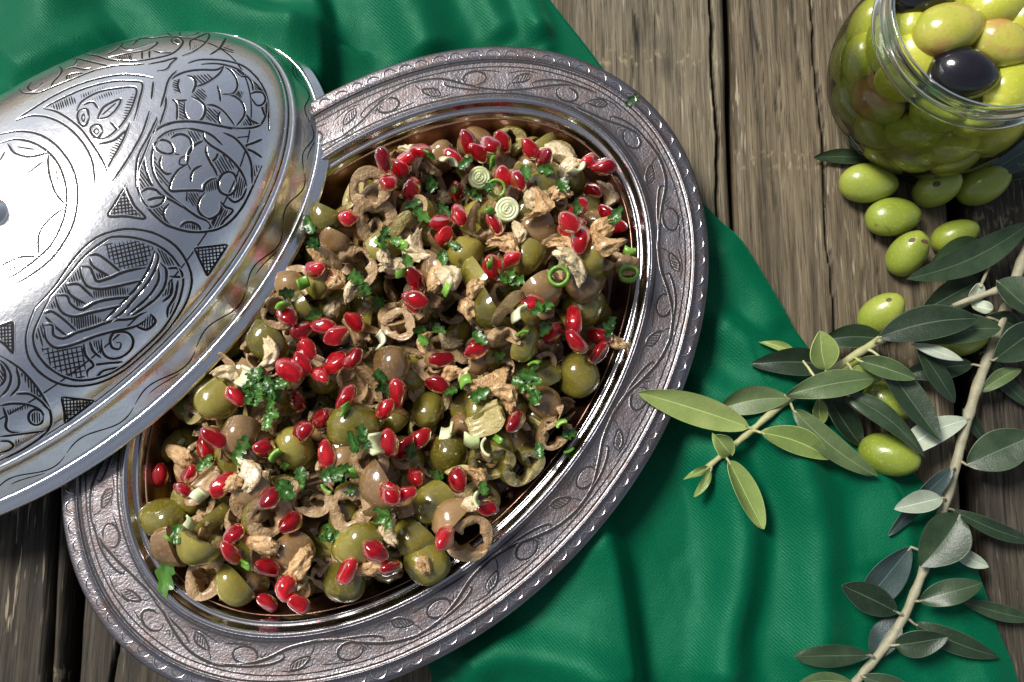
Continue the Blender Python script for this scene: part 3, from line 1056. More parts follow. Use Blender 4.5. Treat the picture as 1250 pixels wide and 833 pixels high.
motif('flower_medallion', TA, [
    '135,120 80,260 45,360 45,470 80,560 150,645 230,715 320,750 420,770 520,765 610,740 690,680 760,590 830,450 889,320',
    '180,0 150,100', '160,90 220,50 300,25 400,20 500,30 600,50 700,68 800,65 889,45',
    '380,65 300,75 230,100 180,145 145,220 140,310 165,400 215,475 290,545 370,610 450,665 520,700 545,750',
    '380,65 480,85 550,115 620,180', '490,85 495,130 540,180 620,230 690,290 740,350 770,410 785,460',
    '625,95 700,130 750,180 790,240 815,310 820,400 820,450', '!710,130 800,120', '770,185 830,165 889,140', '780,205 830,225 889,265',
    '165,165 210,145 260,160 285,200 280,235 220,235 175,205 165,165', '270,135 310,110 360,110 400,140 412,190 400,230 375,250',
    '!205,240 280,238 330,245', '205,250 195,300 205,345 240,375 275,372', '!375,250 335,270 330,310 380,310 375,260',
    '385,300 390,240 410,200 440,175 490,150', '385,310 330,340 290,390 265,450 270,490 350,490 440,487 490,490 500,450 540,415 580,405',
    '510,180 510,230 540,300 570,350 585,390', '!385,310 405,350', '480,318 430,345 410,380 405,430', '590,235 575,270 550,290',
    '720,440 700,380 657,362 615,385 592,440 605,495 657,520 700,495 720,440',
    '500,500 460,560 460,630 520,680 585,655 612,610 610,560', '!380,495 375,560', '130,470 160,475 210,520 300,570 350,605',
    '70,500 120,475 180,490 225,530 200,580 130,600 85,560 70,500', '110,555 160,540 220,535', '260,575 225,620 225,670 260,720 310,745',
    '330,740 370,705 420,705 460,730 475,765', '600,740 630,690 690,625 640,600 615,570', '650,530 700,565 750,540 785,470', '85,250 95,330 130,430 160,475'],
    [('150,240 190,310 260,440 265,480 200,430 145,330', 50, 3.2, 0), ('250,85 380,70 300,110 230,130', 70, 3, 0),
     ('380,80 480,90 470,140 420,190 410,150', 60, 3, 0), ('560,290 620,240 720,330 600,390', 60, 3.2, 0),
     ('500,470 540,420 585,410 590,480 520,500', 82, 2.6, 0), ('720,360 780,440 740,540 660,540 720,480', 100, 2.8, 0),
     ('530,700 610,640 630,600 680,625 600,740 550,750', 115, 2.8, 0), ('340,740 380,710 440,715 470,765', 85, 2.6, 0),
     ('60,300 110,400 150,470 70,490 50,400', 55, 3.2, 0), ('130,610 220,580 215,690', 50, 3, 0), ('390,500 470,500 440,610 380,560', 60, 3, 0),
     ('825,310 889,315 840,400', 80, 3, 0)])

motif('script_medallion', TB, [
    '50,400 20,480 5,560 20,650 70,720 150,775 240,797 340,790 430,760 520,705 620,620 720,520 800,410 840,320 848,240 820,160 770,90 700,40 620,10 520,0 420,20 340,60 250,150 150,290 50,400',
    '130,340 80,440 45,530 55,610 100,680 170,735 250,765 330,765 420,740 500,695 600,610 700,510 770,400 800,310 805,250 780,180 730,120 660,75 560,45 450,40 390,70 300,140 200,260 130,340',
    '660,110 640,180 590,270 520,350 450,420 400,470', '660,110 680,140 665,200 620,280 560,350 500,420 430,470',
    '690,170 720,210 715,280 680,340 620,390 560,430 530,440', '680,190 680,260 640,330 590,380 520,440', '750,260 745,330 700,370', '780,260 765,340 730,400 725,450',
    '720,200 780,200 800,240 735,240', '280,190 290,240 320,290 380,305 450,295 540,275 600,260', '280,190 330,195 350,230 370,265 430,250 500,220 560,205 620,195',
    '330,135 370,130 420,160 490,220', '330,150 350,190 430,240', '155,340 170,390 200,430 260,445 340,425 430,405 500,390',
    '155,340 215,340 235,380 290,410 360,375 440,355 540,345', '215,285 270,280 310,310 350,350', '215,300 240,340 310,380',
    '100,500 110,560 150,600 200,600 270,580 360,545 450,520 560,495 620,460', '100,490 140,490 150,540 200,555 270,525 350,500 450,465 540,455 620,420',
    '100,430 140,420 200,460 265,520', '105,445 150,490 210,540', '390,560 395,620 430,655 490,650 540,610 550,560 520,525 460,525 435,560 445,600 480,610 490,580 465,575',
    '330,570 350,620 390,655', '300,580 310,640 350,690 320,720 320,750', '350,690 430,680 500,675', '360,760 400,720 490,700', '640,430 665,470 620,510 560,490'],
    [('400,80 560,50 660,90 620,190 490,210 430,150', 78, 5.2, 1), ('80,600 200,610 300,590 310,680 310,760 250,765 140,710', 80, 6.0, 1),
     ('340,310 480,290 540,300 520,335 350,350', 85, 3, 0), ('210,450 350,430 420,470 270,515', 85, 3, 0), ('570,480 640,430 665,470 620,510', 95, 2.8, 0),
     ('670,80 730,120 780,190 720,190 690,150', 65, 3, 0), ('220,260 280,190 300,250 230,280', 75, 3, 0), ('160,330 210,270 230,330', 70, 3, 0),
     ('110,400 150,360 160,410', 70, 3, 0), ('725,450 770,340 800,300 790,350 740,450', 110, 3, 0), ('350,225 400,215 430,245 370,260', 75, 3, 0),
     ('240,350 290,350 310,375 270,400', 75, 3, 0), ('330,570 380,560 390,640', 80, 3, 0), ('380,745 430,715 490,700 430,735', 75, 3, 0), ('50,520 95,470 100,540 90,620', 75, 3.4, 0),
     ('690,350 745,260 745,330', 100, 3, 0)], 0.00105)

motif('blossom_medallion', TC, [
    '300,95 400,65 520,60 660,75 800,115 900,190 980,290 1025,390 1040,480 1045,620 1045,720',
    '420,105 540,98 640,110 760,150 860,230 950,310 1000,380 1025,470 1020,560 1000,620 960,670 880,695 780,695 700,690',
    '150,240 220,195 320,165 430,155 560,155 630,120', '630,125 590,190 520,245 440,290 370,310', '640,130 700,170 745,240 755,310 720,370 640,380 610,380',
    '570,300 590,370 600,450', '640,380 730,400 800,460 825,540 800,610 740,680', '470,480 540,485 620,530 690,610 735,680', '600,540 580,580 590,640 605,665',
    '220,240 205,300 230,370', '340,370 370,290 350,230 290,205', '270,450 265,540 310,620 400,630 450,570 455,490 400,435 330,400',
    '195,160 120,250 80,390 45,500', '95,400 95,480 60,600 40,660', '0,710 80,660 200,635 330,630 450,645 600,675 740,690 880,690',
    '790,220 850,220 890,280 900,350', '870,380 930,360 990,370 1015,430 980,480 930,480 880,410', '830,560 880,620 960,660', '980,490 1010,580', '150,430 190,460 200,540 195,630', '150,430 220,440 290,435'],
    [('290,210 480,190 540,240 440,290 380,270', 45, 3, 0), ('330,390 400,320 450,340 480,400 450,450', 40, 2.8, 0), ('160,250 220,240 215,330 250,385 170,360 150,300', 20, 2.6, 0),
     ('200,450 270,450 270,550 310,625 210,620', 30, 3, 0), ('470,500 590,530 590,660 460,610', 45, 3, 0), ('700,390 750,340 820,360 790,430', 60, 2.2, 0),
     ('780,680 840,590 900,640 930,680', 60, 2.6, 0), ('650,130 760,160 840,220 770,220', 40, 2.4, 0), ('900,280 980,360 900,350', 40, 2.2, 0), ('980,490 1020,490 1005,560', 40, 2.2, 0)], 0.00092)

motif('almond_panel', TG, [
    '80,490 150,440 300,350 450,290 600,258 700,260 780,275', '780,290 775,340 770,380', '80,490 160,465 250,475 340,520 420,600 470,700 485,830',
    '220,428 330,370 450,320 580,290 680,290 725,305 705,400 680,490', '660,500 620,600 540,740', '220,428 300,450 400,520 470,610 520,690 545,750',
    '390,440 420,390 500,345 600,325 690,325 680,400 640,480 590,540 530,580 470,575', '455,475 445,435 425,430 400,445 395,475 410,510 435,515 455,475', '!432,475 425,455 415,475 425,495 432,475',
    '525,545 510,515 485,510 460,530 470,560 500,575 525,545', '!505,545 490,530 478,545 490,560 505,545', '495,480 530,420 610,380 600,420 550,470 495,480', '!520,460 560,425 590,400',
    '420,410 470,395 500,430', '560,495 600,540', '500,610 580,590 640,540', '800,470 760,560 700,680 690,830', '760,440 720,560 640,700 570,800'],
    [('250,415 370,360 390,400 290,440', 75, 3, 0), ('440,390 540,345 660,328 600,352 500,385', 70, 3, 0), ('620,490 640,400 685,335 680,400 650,480', 5, 3.4, 0), ('550,640 650,520 620,600 555,720', 20, 3.2, 0), ('400,360 560,302 520,330 420,380', 80, 3, 0)], 0.00095)

motif('centre_rosette', TH, [
    '0,215 80,202 160,215 230,260 290,340 315,430 310,530 280,620 210,720 120,790 40,833', '0,250 70,235 150,255 220,310 260,390 272,480 255,570 210,660 150,720 60,785 0,810',
    '30,250 60,290 120,305 195,290', '!70,265 140,275', '195,290 200,370 225,450 265,500', '!230,360 235,425', '265,510 200,560 160,620 155,710', '!220,585 185,640',
    '150,710 80,715 0,750', '!20,775 90,740', '!110,375 180,320', '!130,505 215,505', '!75,640 125,690', '!0,320 20,285', '510,420 470,490 440,545 510,548 590,555 545,500 510,420'],
    [('510,420 470,490 440,545 510,548 590,555 545,500', 85, 4.2, 1)], 0.00098)

motif('corner_medallion', TD, [
    '0,80 60,115 150,180 240,280 310,390 345,480 340,560 280,630 180,700 80,755 0,790', '110,160 130,240 120,300 70,355', '110,340 200,340 280,390 330,450',
    '0,420 80,405 180,410 260,440 300,480', '20,430 45,500 40,560 70,595 150,605', '297,497 282,460 245,445 208,460 193,497 208,534 245,550 282,534 297,497', '0,630 150,610 300,590',
    '0,660 60,660 90,690 60,720 0,740', '0,110 50,160 75,230 50,310 0,360', '0,130 30,180 35,240 0,290'],
    [('130,190 200,210 300,390 220,350 190,290', 85, 3.2, 0), ('40,450 190,410 230,430 50,480', 85, 3, 0), ('100,650 200,630 100,690', 85, 3, 0), ('205,470 245,450 290,480 280,530 245,548 205,525', 88, 2.8, 0), ('0,150 30,180 30,240 0,280', 60, 3, 0)])

motif('crosshatched_triangle', TD, ['415,360 640,385', '640,385 440,540', '440,540 435,450 415,360'], [('415,360 640,385 440,540', 88, 4.2, 1)])
motif('crosshatched_triangle', TI, ['520,95 610,85', '610,85 555,170', '555,170 520,95'], [('520,95 610,85 555,170', 85, 4.2, 1)])
motif('crosshatched_triangle', TI, ['-20,310 35,292', '35,292 35,378', '35,378 10,350 -20,335'], [('-20,310 35,292 35,378', 88, 4.2, 1)])

motif('shoulder_band', TE, ['180,610 210,650 280,660 380,650 500,600 700,520 900,440 1070,400 1250,380', '640,340 740,330 900,365 1070,405', '740,285 900,295 1060,340 1250,345',
    '410,550 370,600 300,635 265,600 300,550', '490,605 500,560 570,480 590,430 560,400', '620,430 700,410 800,430 880,415', '640,535 640,490 740,465 820,470', '735,340 710,390 660,420'],
    [('640,535 640,490 740,465 820,470', 75, 2.6, 0)], 0.00085)
motif('shoulder_band', TF, ['0,285 80,250 150,190 150,150', '0,320 120,345 280,350 450,325 600,290 680,240 730,170 690,130 620,145 640,180 710,200',
    '0,320 250,270 400,240 480,170 230,240 130,210', '250,195 330,130 450,130 620,105', '340,130 450,75 560,80 620,105', '690,90 740,65 850,60 880,75 820,110 720,115 690,90',
    '800,240 800,160 860,125 970,85 975,130 920,200 820,265 720,300', '990,290 1080,225 1140,130', '400,380 550,350 670,320 620,370 570,430 480,445', '0,400 150,390 360,380', '440,250 520,270 640,270', '340,260 340,330', '410,250 410,320'],
    [('20,315 250,280 240,345 100,345', 75, 2.4, 0), ('820,200 900,190 820,250', 70, 2.4, 0), ('1050,240 1150,200 1250,280', 20, 2.2, 0), ('620,145 690,130 710,200 650,185', 40, 2.0, 0)], 0.00085)

# border line and scratched wave round the lid
rb_ = Ribbon()
T_ = np.linspace(0, 2 * math.pi, 500)


def lid_ring(tlist, dfun, w, taper):
    pts, nr = [], []
    for t in tlist:
        d = dfun(t)
        k = d if d > 0.5 else np.interp(d, [p[0] for p in LPROF], np.arange(len(LPROF))) / (len(LPROF) - 1)
        a = lid_pt(t, k); b = lid_pt(t, k + 0.02 if (k > 1 or k < 0.97) else k - 0.02); c_ = lid_pt(t + 0.01, k)
        nrm = (c_ - a).cross(b - a).normalized()
        if nrm.z < 0: nrm = -nrm
        pts.append(a + nrm * 0.0001); nr.append(nrm)
    rb_.stroke(pts, nr, w, taper)


lid_ring(T_, lambda t: 1.165, 0.0006, False)
lid_ring(T_, lambda t: 0.0144, 0.0004, False)
nw = 26
for k in range(nw):
    a0, a1 = 2 * math.pi * k / nw, 2 * math.pi * (k + 0.96) / nw
    lid_ring(np.linspace(a0, a1, 24), lambda t: 0.0078 + 0.0013 * math.sin((t - a0) / (a1 - a0) * 6.0), 0.0005, True)
    if k % 2: lid_ring(np.linspace(a0 + 0.05, a1 - 0.08, 12), lambda t: 0.0068 + 0.0008 * math.sin((t - a0) / (a1 - a0) * 6.0), 0.0004, True)
rb_.build('border_line', M['groove'], lid)

# ================================================================== SALAD
def olive_section(Rr, L, ri, z0, z1, a0, a1, seed, nz=11, na=26, dent=0.11):
    """a piece of a pitted olive: shell between the outer ellipsoid (radius Rr, half length L) and the pit cavity ri,
    cut at axial z0..z1 (fractions of L) and angles a0..a1. Returns skin (verts, faces) and flesh (verts, faces)."""
    r2 = np.random.RandomState(seed)
    full = (a1 - a0) > 2 * math.pi - 0.01
    A = np.linspace(a0, a1, na, endpoint=not full)
    Zs = np.linspace(z0, z1, nz)
    ph = r2.rand(6) * 6.28
    outer = np.zeros((na, nz, 3)); inner = np.zeros((na, nz, 3))
    for i, a in enumerate(A):
        for j, zf in enumerate(Zs):
            k = 1 + dent * (math.sin(2 * a + ph[0] + zf) * 0.6 + math.sin(3 * a + ph[1] - 2 * zf) * 0.4 + 0.5 * math.sin(4 * zf + ph[2] + a))
            ro = Rr * math.sqrt(max(0.0, 1 - min(abs(zf), 0.9995) ** 2.3)) * k
            rr_ = min(ri * math.sqrt(max(0.03, 1 - (zf * 0.92) ** 2)) * (1 + 0.22 * math.sin(3 * a + ph[3]) + 0.12 * math.sin(7 * a + ph[4] + 3 * zf)), ro * 0.93)
            outer[i, j] = (ro * math.cos(a), ro * math.sin(a), zf * L)
            zi = zf * L * (0.97 if z1 - z0 > 1.2 else 1.0)
            inner[i, j] = (rr_ * math.cos(a), rr_ * math.sin(a), zi)
    # uneven knife cut
    tilt = r2.uniform(-0.12, 0.12)
    for arr in (outer, inner): arr[..., 2] += arr[..., 0] * tilt
    idx = lambda i, j: i * nz + j
    skin_v = outer.reshape(-1, 3)
    skin_f = grid_faces(na, nz, wrap_u=full)
    fv = np.concatenate([outer.reshape(-1, 3), inner.reshape(-1, 3)]); off = na * nz
    ff = [tuple(off + q for q in f[::-1]) for f in grid_faces(na, nz, wrap_u=full)]
    m = 0
    extra = []
    for j in (0, nz - 1):                        # ring-shaped cut faces, with a middle row for torn relief
        rows = []
        for i in range(na):
            mid = (outer[i, j] * 0.5 + inner[i, j] * 0.5) + np.array([0, 0, r2.uniform(-0.0006, 0.0006)])
            rows.append(len(fv) + len(extra)); extra.append(mid)
        for i in range(na if full else na - 1):
            i2 = (i + 1) % na
            q1 = (idx(i, j), idx(i2, j), rows[i2], rows[i]); q2 = (rows[i], rows[i2], off + idx(i2, j), off + idx(i, j))
            if j == 0: q1, q2 = q1[::-1], q2[::-1]
            ff += [q1, q2]
    if extra: fv = np.concatenate([fv, np.array(extra)])
    if not full:
        for i in (0, na - 1):
            for j in range(nz - 1):
                q_ = (idx(i, j), idx(i, j + 1), off + idx(i, j + 1), off + idx(i, j))
                ff.append(q_ if i == 0 else q_[::-1])
    return skin_v, skin_f, fv, ff


def olive_proto(kind, seed):
    r2 = random.Random(seed)
    Rr = r2.uniform(0.0064, 0.0078); L = r2.uniform(0.0082, 0.0100); ri = r2.uniform(0.0028, 0.0035)
    pi2 = 2 * math.pi
    if kind == 'whole': a = (Rr, L, ri * 0.30, -1.0, 1.0, 0, pi2, seed, 15, 26)
    elif kind == 'half': a = (Rr, L, ri * 1.25, -1.0, 0.06, 0, pi2, seed, 11, 26)
    elif kind == 'ring': a = (Rr * 0.98, L, ri * 1.15, -0.26, 0.28, 0, pi2, seed, 7, 28)
    elif kind == 'curl': a = (Rr, L, ri * 1.5, -0.28, 0.28, 0.5, pi2 - r2.uniform(0.3, 1.4), seed, 7, 26)
    elif kind == 'shell': a = (Rr, L, ri * 1.5, -0.93, 0.93, -0.25, math.pi + 0.25, seed, 13, 18)
    elif kind == 'wedge': a = (Rr, L, ri * 1.1, -0.85, 0.75, 0.0, r2.uniform(1.3, 2.1), seed, 11, 12)
    else: a = (Rr, L, ri * 1.6, -0.30, 0.24, 0.0, r2.uniform(1.8, 2.9), seed, 6, 14)     # sliver
    return olive_section(*a)


OLV = {}
for kind, cnt in (('whole', 3), ('half', 4), ('ring', 4), ('curl', 4), ('shell', 3), ('wedge', 4), ('sliver', 4)):
    OLV[kind] = []
    for c in range(cnt):
        sv_, sf_, fv_, ff_ = olive_proto(kind, 100 + 17 * c + len(kind) * 7)
        ent = {'pts': np.concatenate([sv_, fv_]), 'me': {}}
        for tone in ('green', 'brown'):
            ent['me'][tone] = (mesh('olive_skin_' + kind, sv_, sf_, M['skin_' + tone]),
                               mesh('olive_flesh_' + kind, fv_, ff_, M['flesh_tan' if tone == 'brown' else 'flesh_green']),
                               mesh('olive_flesh_' + kind, fv_, ff_, M['flesh_tan']))
        OLV[kind].append(ent)


def aril_proto(seed):
    """faceted, glassy seed: an ellipsoid pressed flat by its neighbours, with a blunt tip"""
    r2 = np.random.RandomState(seed)
    nu, nv = 22, 16
    pn = r2.normal(size=(9, 3)); pn[:, 2] *= 0.45; pn /= np.linalg.norm(pn, axis=1)[:, None]
    ph = r2.uniform(0.70, 0.98, 9)
    V = []
    for i in range(nu):
        a = 2 * math.pi * i / nu
        for j in range(nv):
            b = math.pi * (j + 0.25) / (nv - 0.5)
            d = np.array([math.sin(b) * math.cos(a), math.sin(b) * math.sin(a), math.cos(b)])
            h = [1.06] + [ph[k] / max(0.05, d @ pn[k]) for k in range(9)]
            r_ = sum(x ** -16 for x in h) ** (-1 / 16)               # soft minimum keeps the edges rounded
            zz = d[2] * r_
            tp = 1 - 0.22 * max(0, zz) ** 1.5
            V.append((0.0047 * d[0] * r_ * tp, 0.0044 * d[1] * r_ * tp, 0.0058 * zz))
    Fc = grid_faces(nu, nv, wrap_u=True)
    Fc.append(tuple(i * nv for i in range(nu))[::-1]); Fc.append(tuple(i * nv + nv - 1 for i in range(nu)))
    return np.array(V), Fc


ARIL = []
for c in range(12):
    v_, f_ = aril_proto(c + 40); ARIL.append((v_, mesh('pomegranate_aril', v_, f_, M['aril'])))


def seed_mesh():
    V = []; nu, nv = 10, 8
    for i in range(nu):
        a = 2 * math.pi * i / nu
        for j in range(nv):
            b = math.pi * (j + 0.3) / (nv - 0.4)
            V.append((0.0017 * math.sin(b) * math.cos(a), 0.0015 * math.sin(b) * math.sin(a), 0.0034 * math.cos(b) - 0.0006))
    Fc = grid_faces(nu, nv, wrap_u=True)
    Fc.append(tuple(i * nv for i in range(nu))[::-1]); Fc.append(tuple(i * nv + nv - 1 for i in range(nu)))
    return mesh('seed', V, Fc, M['seed'])


SEED = seed_mesh()


def lump_proto(seed, size, elong):
    """crumbly walnut fragment: folded ridges on one side, a flat broken face on the other"""
    r2 = np.random.RandomState(seed)
    V = []; nu, nv = 26, 16
    off = Vector(r2.uniform(0, 50, 3))
    bn = r2.normal(size=(5, 3)); bn /= np.linalg.norm(bn, axis=1)[:, None]
    bh = r2.uniform(0.38, 0.95, 5)
    bend = r2.uniform(-0.7, 0.7)
    for i in range(nu):
        a = 2 * math.pi * i / nu
        for j in range(nv):
            b = math.pi * (j + 0.25) / (nv - 0.5)
            d = np.array([math.sin(b) * math.cos(a), math.sin(b) * math.sin(a), math.cos(b)])
            q = Vector(d) * 1.5 + off
            rid = 1 - abs(mnoise.noise(q)) * 2.3
            k = 0.72 + 0.42 * rid + 0.20 * mnoise.noise(q * 3.1)
            for n_, h_ in zip(bn, bh):
                c_ = d @ n_
                if c_ > 0.05: k = min(k, h_ / c_ + 0.08 * mnoise.noise(q * 4))
            v = d * k * size * np.array([elong, 1.0, 0.75])
            v[1] += bend * v[0] * v[0] / (size * elong)
            V.append(v)
    Fc = grid_faces(nu, nv, wrap_u=True)
    Fc.append(tuple(i * nv for i in range(nu))[::-1]); Fc.append(tuple(i * nv + nv - 1 for i in range(nu)))
    return np.array(V), Fc


WAL = []
for c in range(14):
    v_, f_ = lump_proto(c + 70, rnd.uniform(0.0032, 0.0046), rnd.uniform(1.2, 2.0))
    WAL.append((v_, [mesh('walnut_piece', v_, f_, M['walnut'], smooth=False), mesh('walnut_piece', v_, f_, M['walnut_pale'], smooth=False)]))
    for mm in WAL[-1][1]: mm.polygons.foreach_set('use_smooth', [(q_ * 7 + c) % 3 > 0 for q_ in range(len(mm.polygons))])


def parsley_proto(seed, lobes):
    """chopped parsley: flat toothed lobes, creased along the middle and curling, cut straight at the knife side"""
    r2 = random.Random(seed)
    V, Fc, rib = [], [], []
    for lobe in range(lobes):
        ang = lobe * 1.05 - 0.5 * lobes + r2.uniform(-0.35, 0.35)
        Ln = r2.uniform(0.0058, 0.0096); W = Ln * r2.uniform(0.50, 0.80)
        bend = r2.uniform(-1.6, 2.2); lift = r2.uniform(0.0, 0.0016) * (lobes > 1); tw = r2.uniform(-0.7, 0.7)
        n = 8; b = len(V)
        ca, sa = math.cos(ang), math.sin(ang)
        ox, oy = (r2.uniform(-0.002, 0.002), r2.uniform(-0.002, 0.002)) if lobes > 3 else (0, 0)
        cut = r2.uniform(0.75, 1.0)
        for i in range(n + 1):
            u = i / n * cut
            env = (0.30 + 0.70 * math.sin(math.pi * min(1, u * 0.80 + 0.10)) ** 0.8) * (1 - 0.75 * max(0, u - 0.7) / 0.3)
            w = W * env * (1.0 if i % 3 else 0.58)
            for k in (-2, -1, 0, 1, 2):
                x = Ln * u + (0.0006 if (i % 3 == 1 and abs(k) == 2) else 0); y = w * k * 0.25
                z = lift + bend * 0.0011 * u * u + (-0.0005 if k == 0 else 0.00025 * abs(k)) + tw * y * u + 0.0003 * math.sin(i * 1.7 + k * 1.3 + seed)
                V.append((x * ca - y * sa + ox, x * sa + y * ca + oy, z)); rib.append(1.0 if k == 0 else 0.0)
        for i in range(n):
            for k in range(4):
                Fc.append((b + i * 5 + k, b + i * 5 + k + 1, b + (i + 1) * 5 + k + 1, b + (i + 1) * 5 + k))
    nb = len(V)
    V2 = [(x, y, z - 0.00022) for x, y, z in V]
    Fc2 = [tuple(nb + q_ for q_ in f[::-1]) for f in Fc]
    return np.array(V + V2), Fc + Fc2, rib + rib


PAR = []
for c in range(9):
    v_, f_, r_ = parsley_proto(c + 20, [1, 1, 2, 2, 3, 3, 4, 5, 6][c])
    PAR.append((v_, mesh('parsley_leaf', v_, f_, M['parsley'], attr={'rib': [q_ * 0.35 for q_ in r_]})))


def scallion_proto(seed, Rr, H, arc_, layers):
    V, Fc, mi = [], [], []
    r2 = random.Random(seed)
    for l_ in range(layers):
        ro = Rr * (1 - l_ * 0.26); rin = ro - Rr * 0.262 if layers > 1 else ro - 0.0011
        n = 18
        b = len(V); full = arc_ > 6.2
        e = r2.uniform(0.8, 1.0)
        for i in range(n):
            a = arc_ * i / (n if full else n - 1)
            for rr_, z in ((ro, -H / 2), (ro, H / 2), (max(rin, 0.0002), H / 2 - (0.00008 if layers > 1 else 0.0002)), (max(rin, 0.0002), -H / 2)):
                V.append((rr_ * math.cos(a), rr_ * math.sin(a) * e, z + 0.0003 * math.sin(3 * a + seed)))
        Fc += [tuple(b + q_ for q_ in f) for f in grid_faces(n, 4, wrap_u=full, wrap_v=True)]
        if not full:
            Fc += [(b, b + 1, b + 2, b + 3), (b + (n - 1) * 4 + 3, b + (n - 1) * 4 + 2, b + (n - 1) * 4 + 1, b + (n - 1) * 4)]
    return np.array(V), Fc


SCA = {}
SCA['white_round'] = [scallion_proto(c, 0.0050, 0.0042, 6.283, 4) for c in range(2)]
SCA['white_bit'] = [scallion_proto(c, 0.0045, 0.0055, rnd.uniform(1.3, 2.4), 1) for c in range(3)]
SCA['green_ring'] = [scallion_proto(c, 0.0042, 0.0034, 6.283, 1) for c in range(2)]
SCA['green_bit'] = [scallion_proto(c, 0.0045, rnd.uniform(0.003, 0.006), rnd.uniform(0.8, 1.6), 1) for c in range(4)]
for k_ in SCA:
    mt = M['scallion_white'] if 'white' in k_ else M['scallion_green']
    SCA[k_] = [(v_, mesh('scallion_piece', v_, f_, mt, smooth=True)) for v_, f_ in SCA[k_]]

# --- piling: a height map of what already lies in the well; every piece is dropped on it
GX0, GY0, GS, GN = PC[0] - 0.16, PC[1] - 0.16, 0.001, 320
gx = GX0 + (np.arange(GN) + 0.5) * GS; gy = GY0 + (np.arange(GN) + 0.5) * GS
GXX, GYY = np.meshgrid(gx, gy, indexing='ij')
HM = np.interp(plate_inset(GXX, GYY), _d, _z)
HM = np.maximum(HM, 0.0055)
N_SALAD = [0]


def rest(pts, x, y, sink):
    """height at which rotated points come to rest at x, y"""
    ix = np.clip(((pts[:, 0] + x - GX0) / GS).astype(int), 0, GN - 1); iy = np.clip(((pts[:, 1] + y - GY0) / GS).astype(int), 0, GN - 1)
    need = HM[ix, iy] - pts[:, 2]
    return np.partition(need, -max(2, len(need) // 12))[-max(2, len(need) // 12)] - sink, ix, iy


def drop(pts, x, y, sink=0.0012):
    z, ix, iy = rest(pts, x, y, sink)
    zt = pts[:, 2] + z
    for dx in (0, 1):
        for dy in (0, 1):
            np.maximum.at(HM, (np.clip(ix + dx, 0, GN - 1), np.clip(iy + dy, 0, GN - 1)), zt - 0.0002)
    N_SALAD[0] += 1
    return z


def lid_edge_ok(px, py, margin=0.0):
    """False where the lid would be in the way"""
    h = lid_bvh.ray_cast(Vector(CAM), ray(px, py))
    return h[0] is None


MARKS = [((602, 240), 'the two pale scallion rounds'), ((330, 485), 'the tall parsley tuft'), ((395, 430), 'the dense aril cluster'), ((760, 350), 'the green scallion ring by the lip'),
         ((488, 398), 'the round brown olive ring'), ((400, 300), 'the lid edge'), ((270, 500), 'the lid edge'), ((209, 706), 'the long parsley strip'), ((380, 606), 'the brown open olive curl'), ((675, 528), 'the curled olive peel at the lip'),
         ((500, 315), 'the line of pale walnuts'), ((565, 462), 'the broken walnut half'), ((433, 520), 'the smooth whole olive'), ((706, 458), 'the big olive by the lip'), ((530, 650), 'the olives at the lower lip'), ((690, 200), 'the walnuts under the upper lip')]


def near_mark(px, py):
    return min(MARKS, key=lambda m: (m[0][0] - px) ** 2 + (m[0][1] - py) ** 2)[1]


BED = [False, [], [], {}, []]


def place(name, me, pts, px, py, rot, zt=None, sink=0.0012, child=None, label=None, cat=None, group=None, s_=1.0, offset=0.0):
    q = rot.to_matrix()
    rp = (pts * s_) @ np.array(q).T
    zz = 0.024
    for it in range(2):
        p = P(px, py, zz)
        z, _, _ = rest(rp, p[0], p[1], sink)
        zz = min(z, 0.036)
    p = P(px, py, zz)
    z = drop(rp, p[0], p[1], sink)
    if BED[0]:                                      # the covered bottom layer is gathered into one mass
        mw = Matrix.LocRotScale(Vector((p[0], p[1], z)), rot, Vector((s_,) * 3))
        for m_ in (me, child):
            if m_ is None: continue
            b_ = len(BED[1]); mi_ = BED[3].setdefault(m_.materials[0].name, len(BED[3]))
            BED[1].extend(mw @ v.co for v in m_.vertices)
            for q2 in m_.polygons: BED[2].append(tuple(b_ + i_ for i_ in q2.vertices)); BED[4].append(mi_)
        return None
    o = obj(name, me)
    o.rotation_mode = 'QUATERNION'
    o.rotation_quaternion = rot; o.location = (p[0], p[1], z); o.scale = (s_,) * 3
    mk = near_mark(px, py)
    tag(o, label.replace(' in the salad on the silver plate', '').replace(' on the salad', '') + ' near ' + mk, cat, group.replace(' in the salad', '') + ' near ' + mk)
    if child is not None: obj('flesh', child, o)
    return o


def rq(axis=None, tilt=0.5, spin=None):
    """random orientation: local z tilted off vertical by up to tilt"""
    a = rnd.uniform(0, 6.28); t = rnd.uniform(0, tilt)
    q = Quaternion((math.cos(a), math.sin(a), 0), t)
    return q @ Quaternion((0, 0, 1), rnd.uniform(0, 6.28) if spin is None else spin)


OL_LABEL = {'whole': ('cured_olive', '{} pitted whole olive in the salad on the silver plate'),
            'half': ('olive_half', '{} olive half cut across in the salad on the silver plate'),
            'ring': ('olive_ring', '{} olive slice with a pit hole in the salad on the silver plate'),
            'curl': ('olive_curl', '{} open C-shaped olive slice in the salad on the silver plate'),
            'shell': ('olive_half', '{} hollow lengthwise olive half in the salad on the silver plate'),
            'wedge': ('olive_wedge', '{} olive wedge chunk in the salad on the silver plate'),
            'sliver': ('olive_sliver', '{} thin curved olive sliver in the salad on the silver plate')}


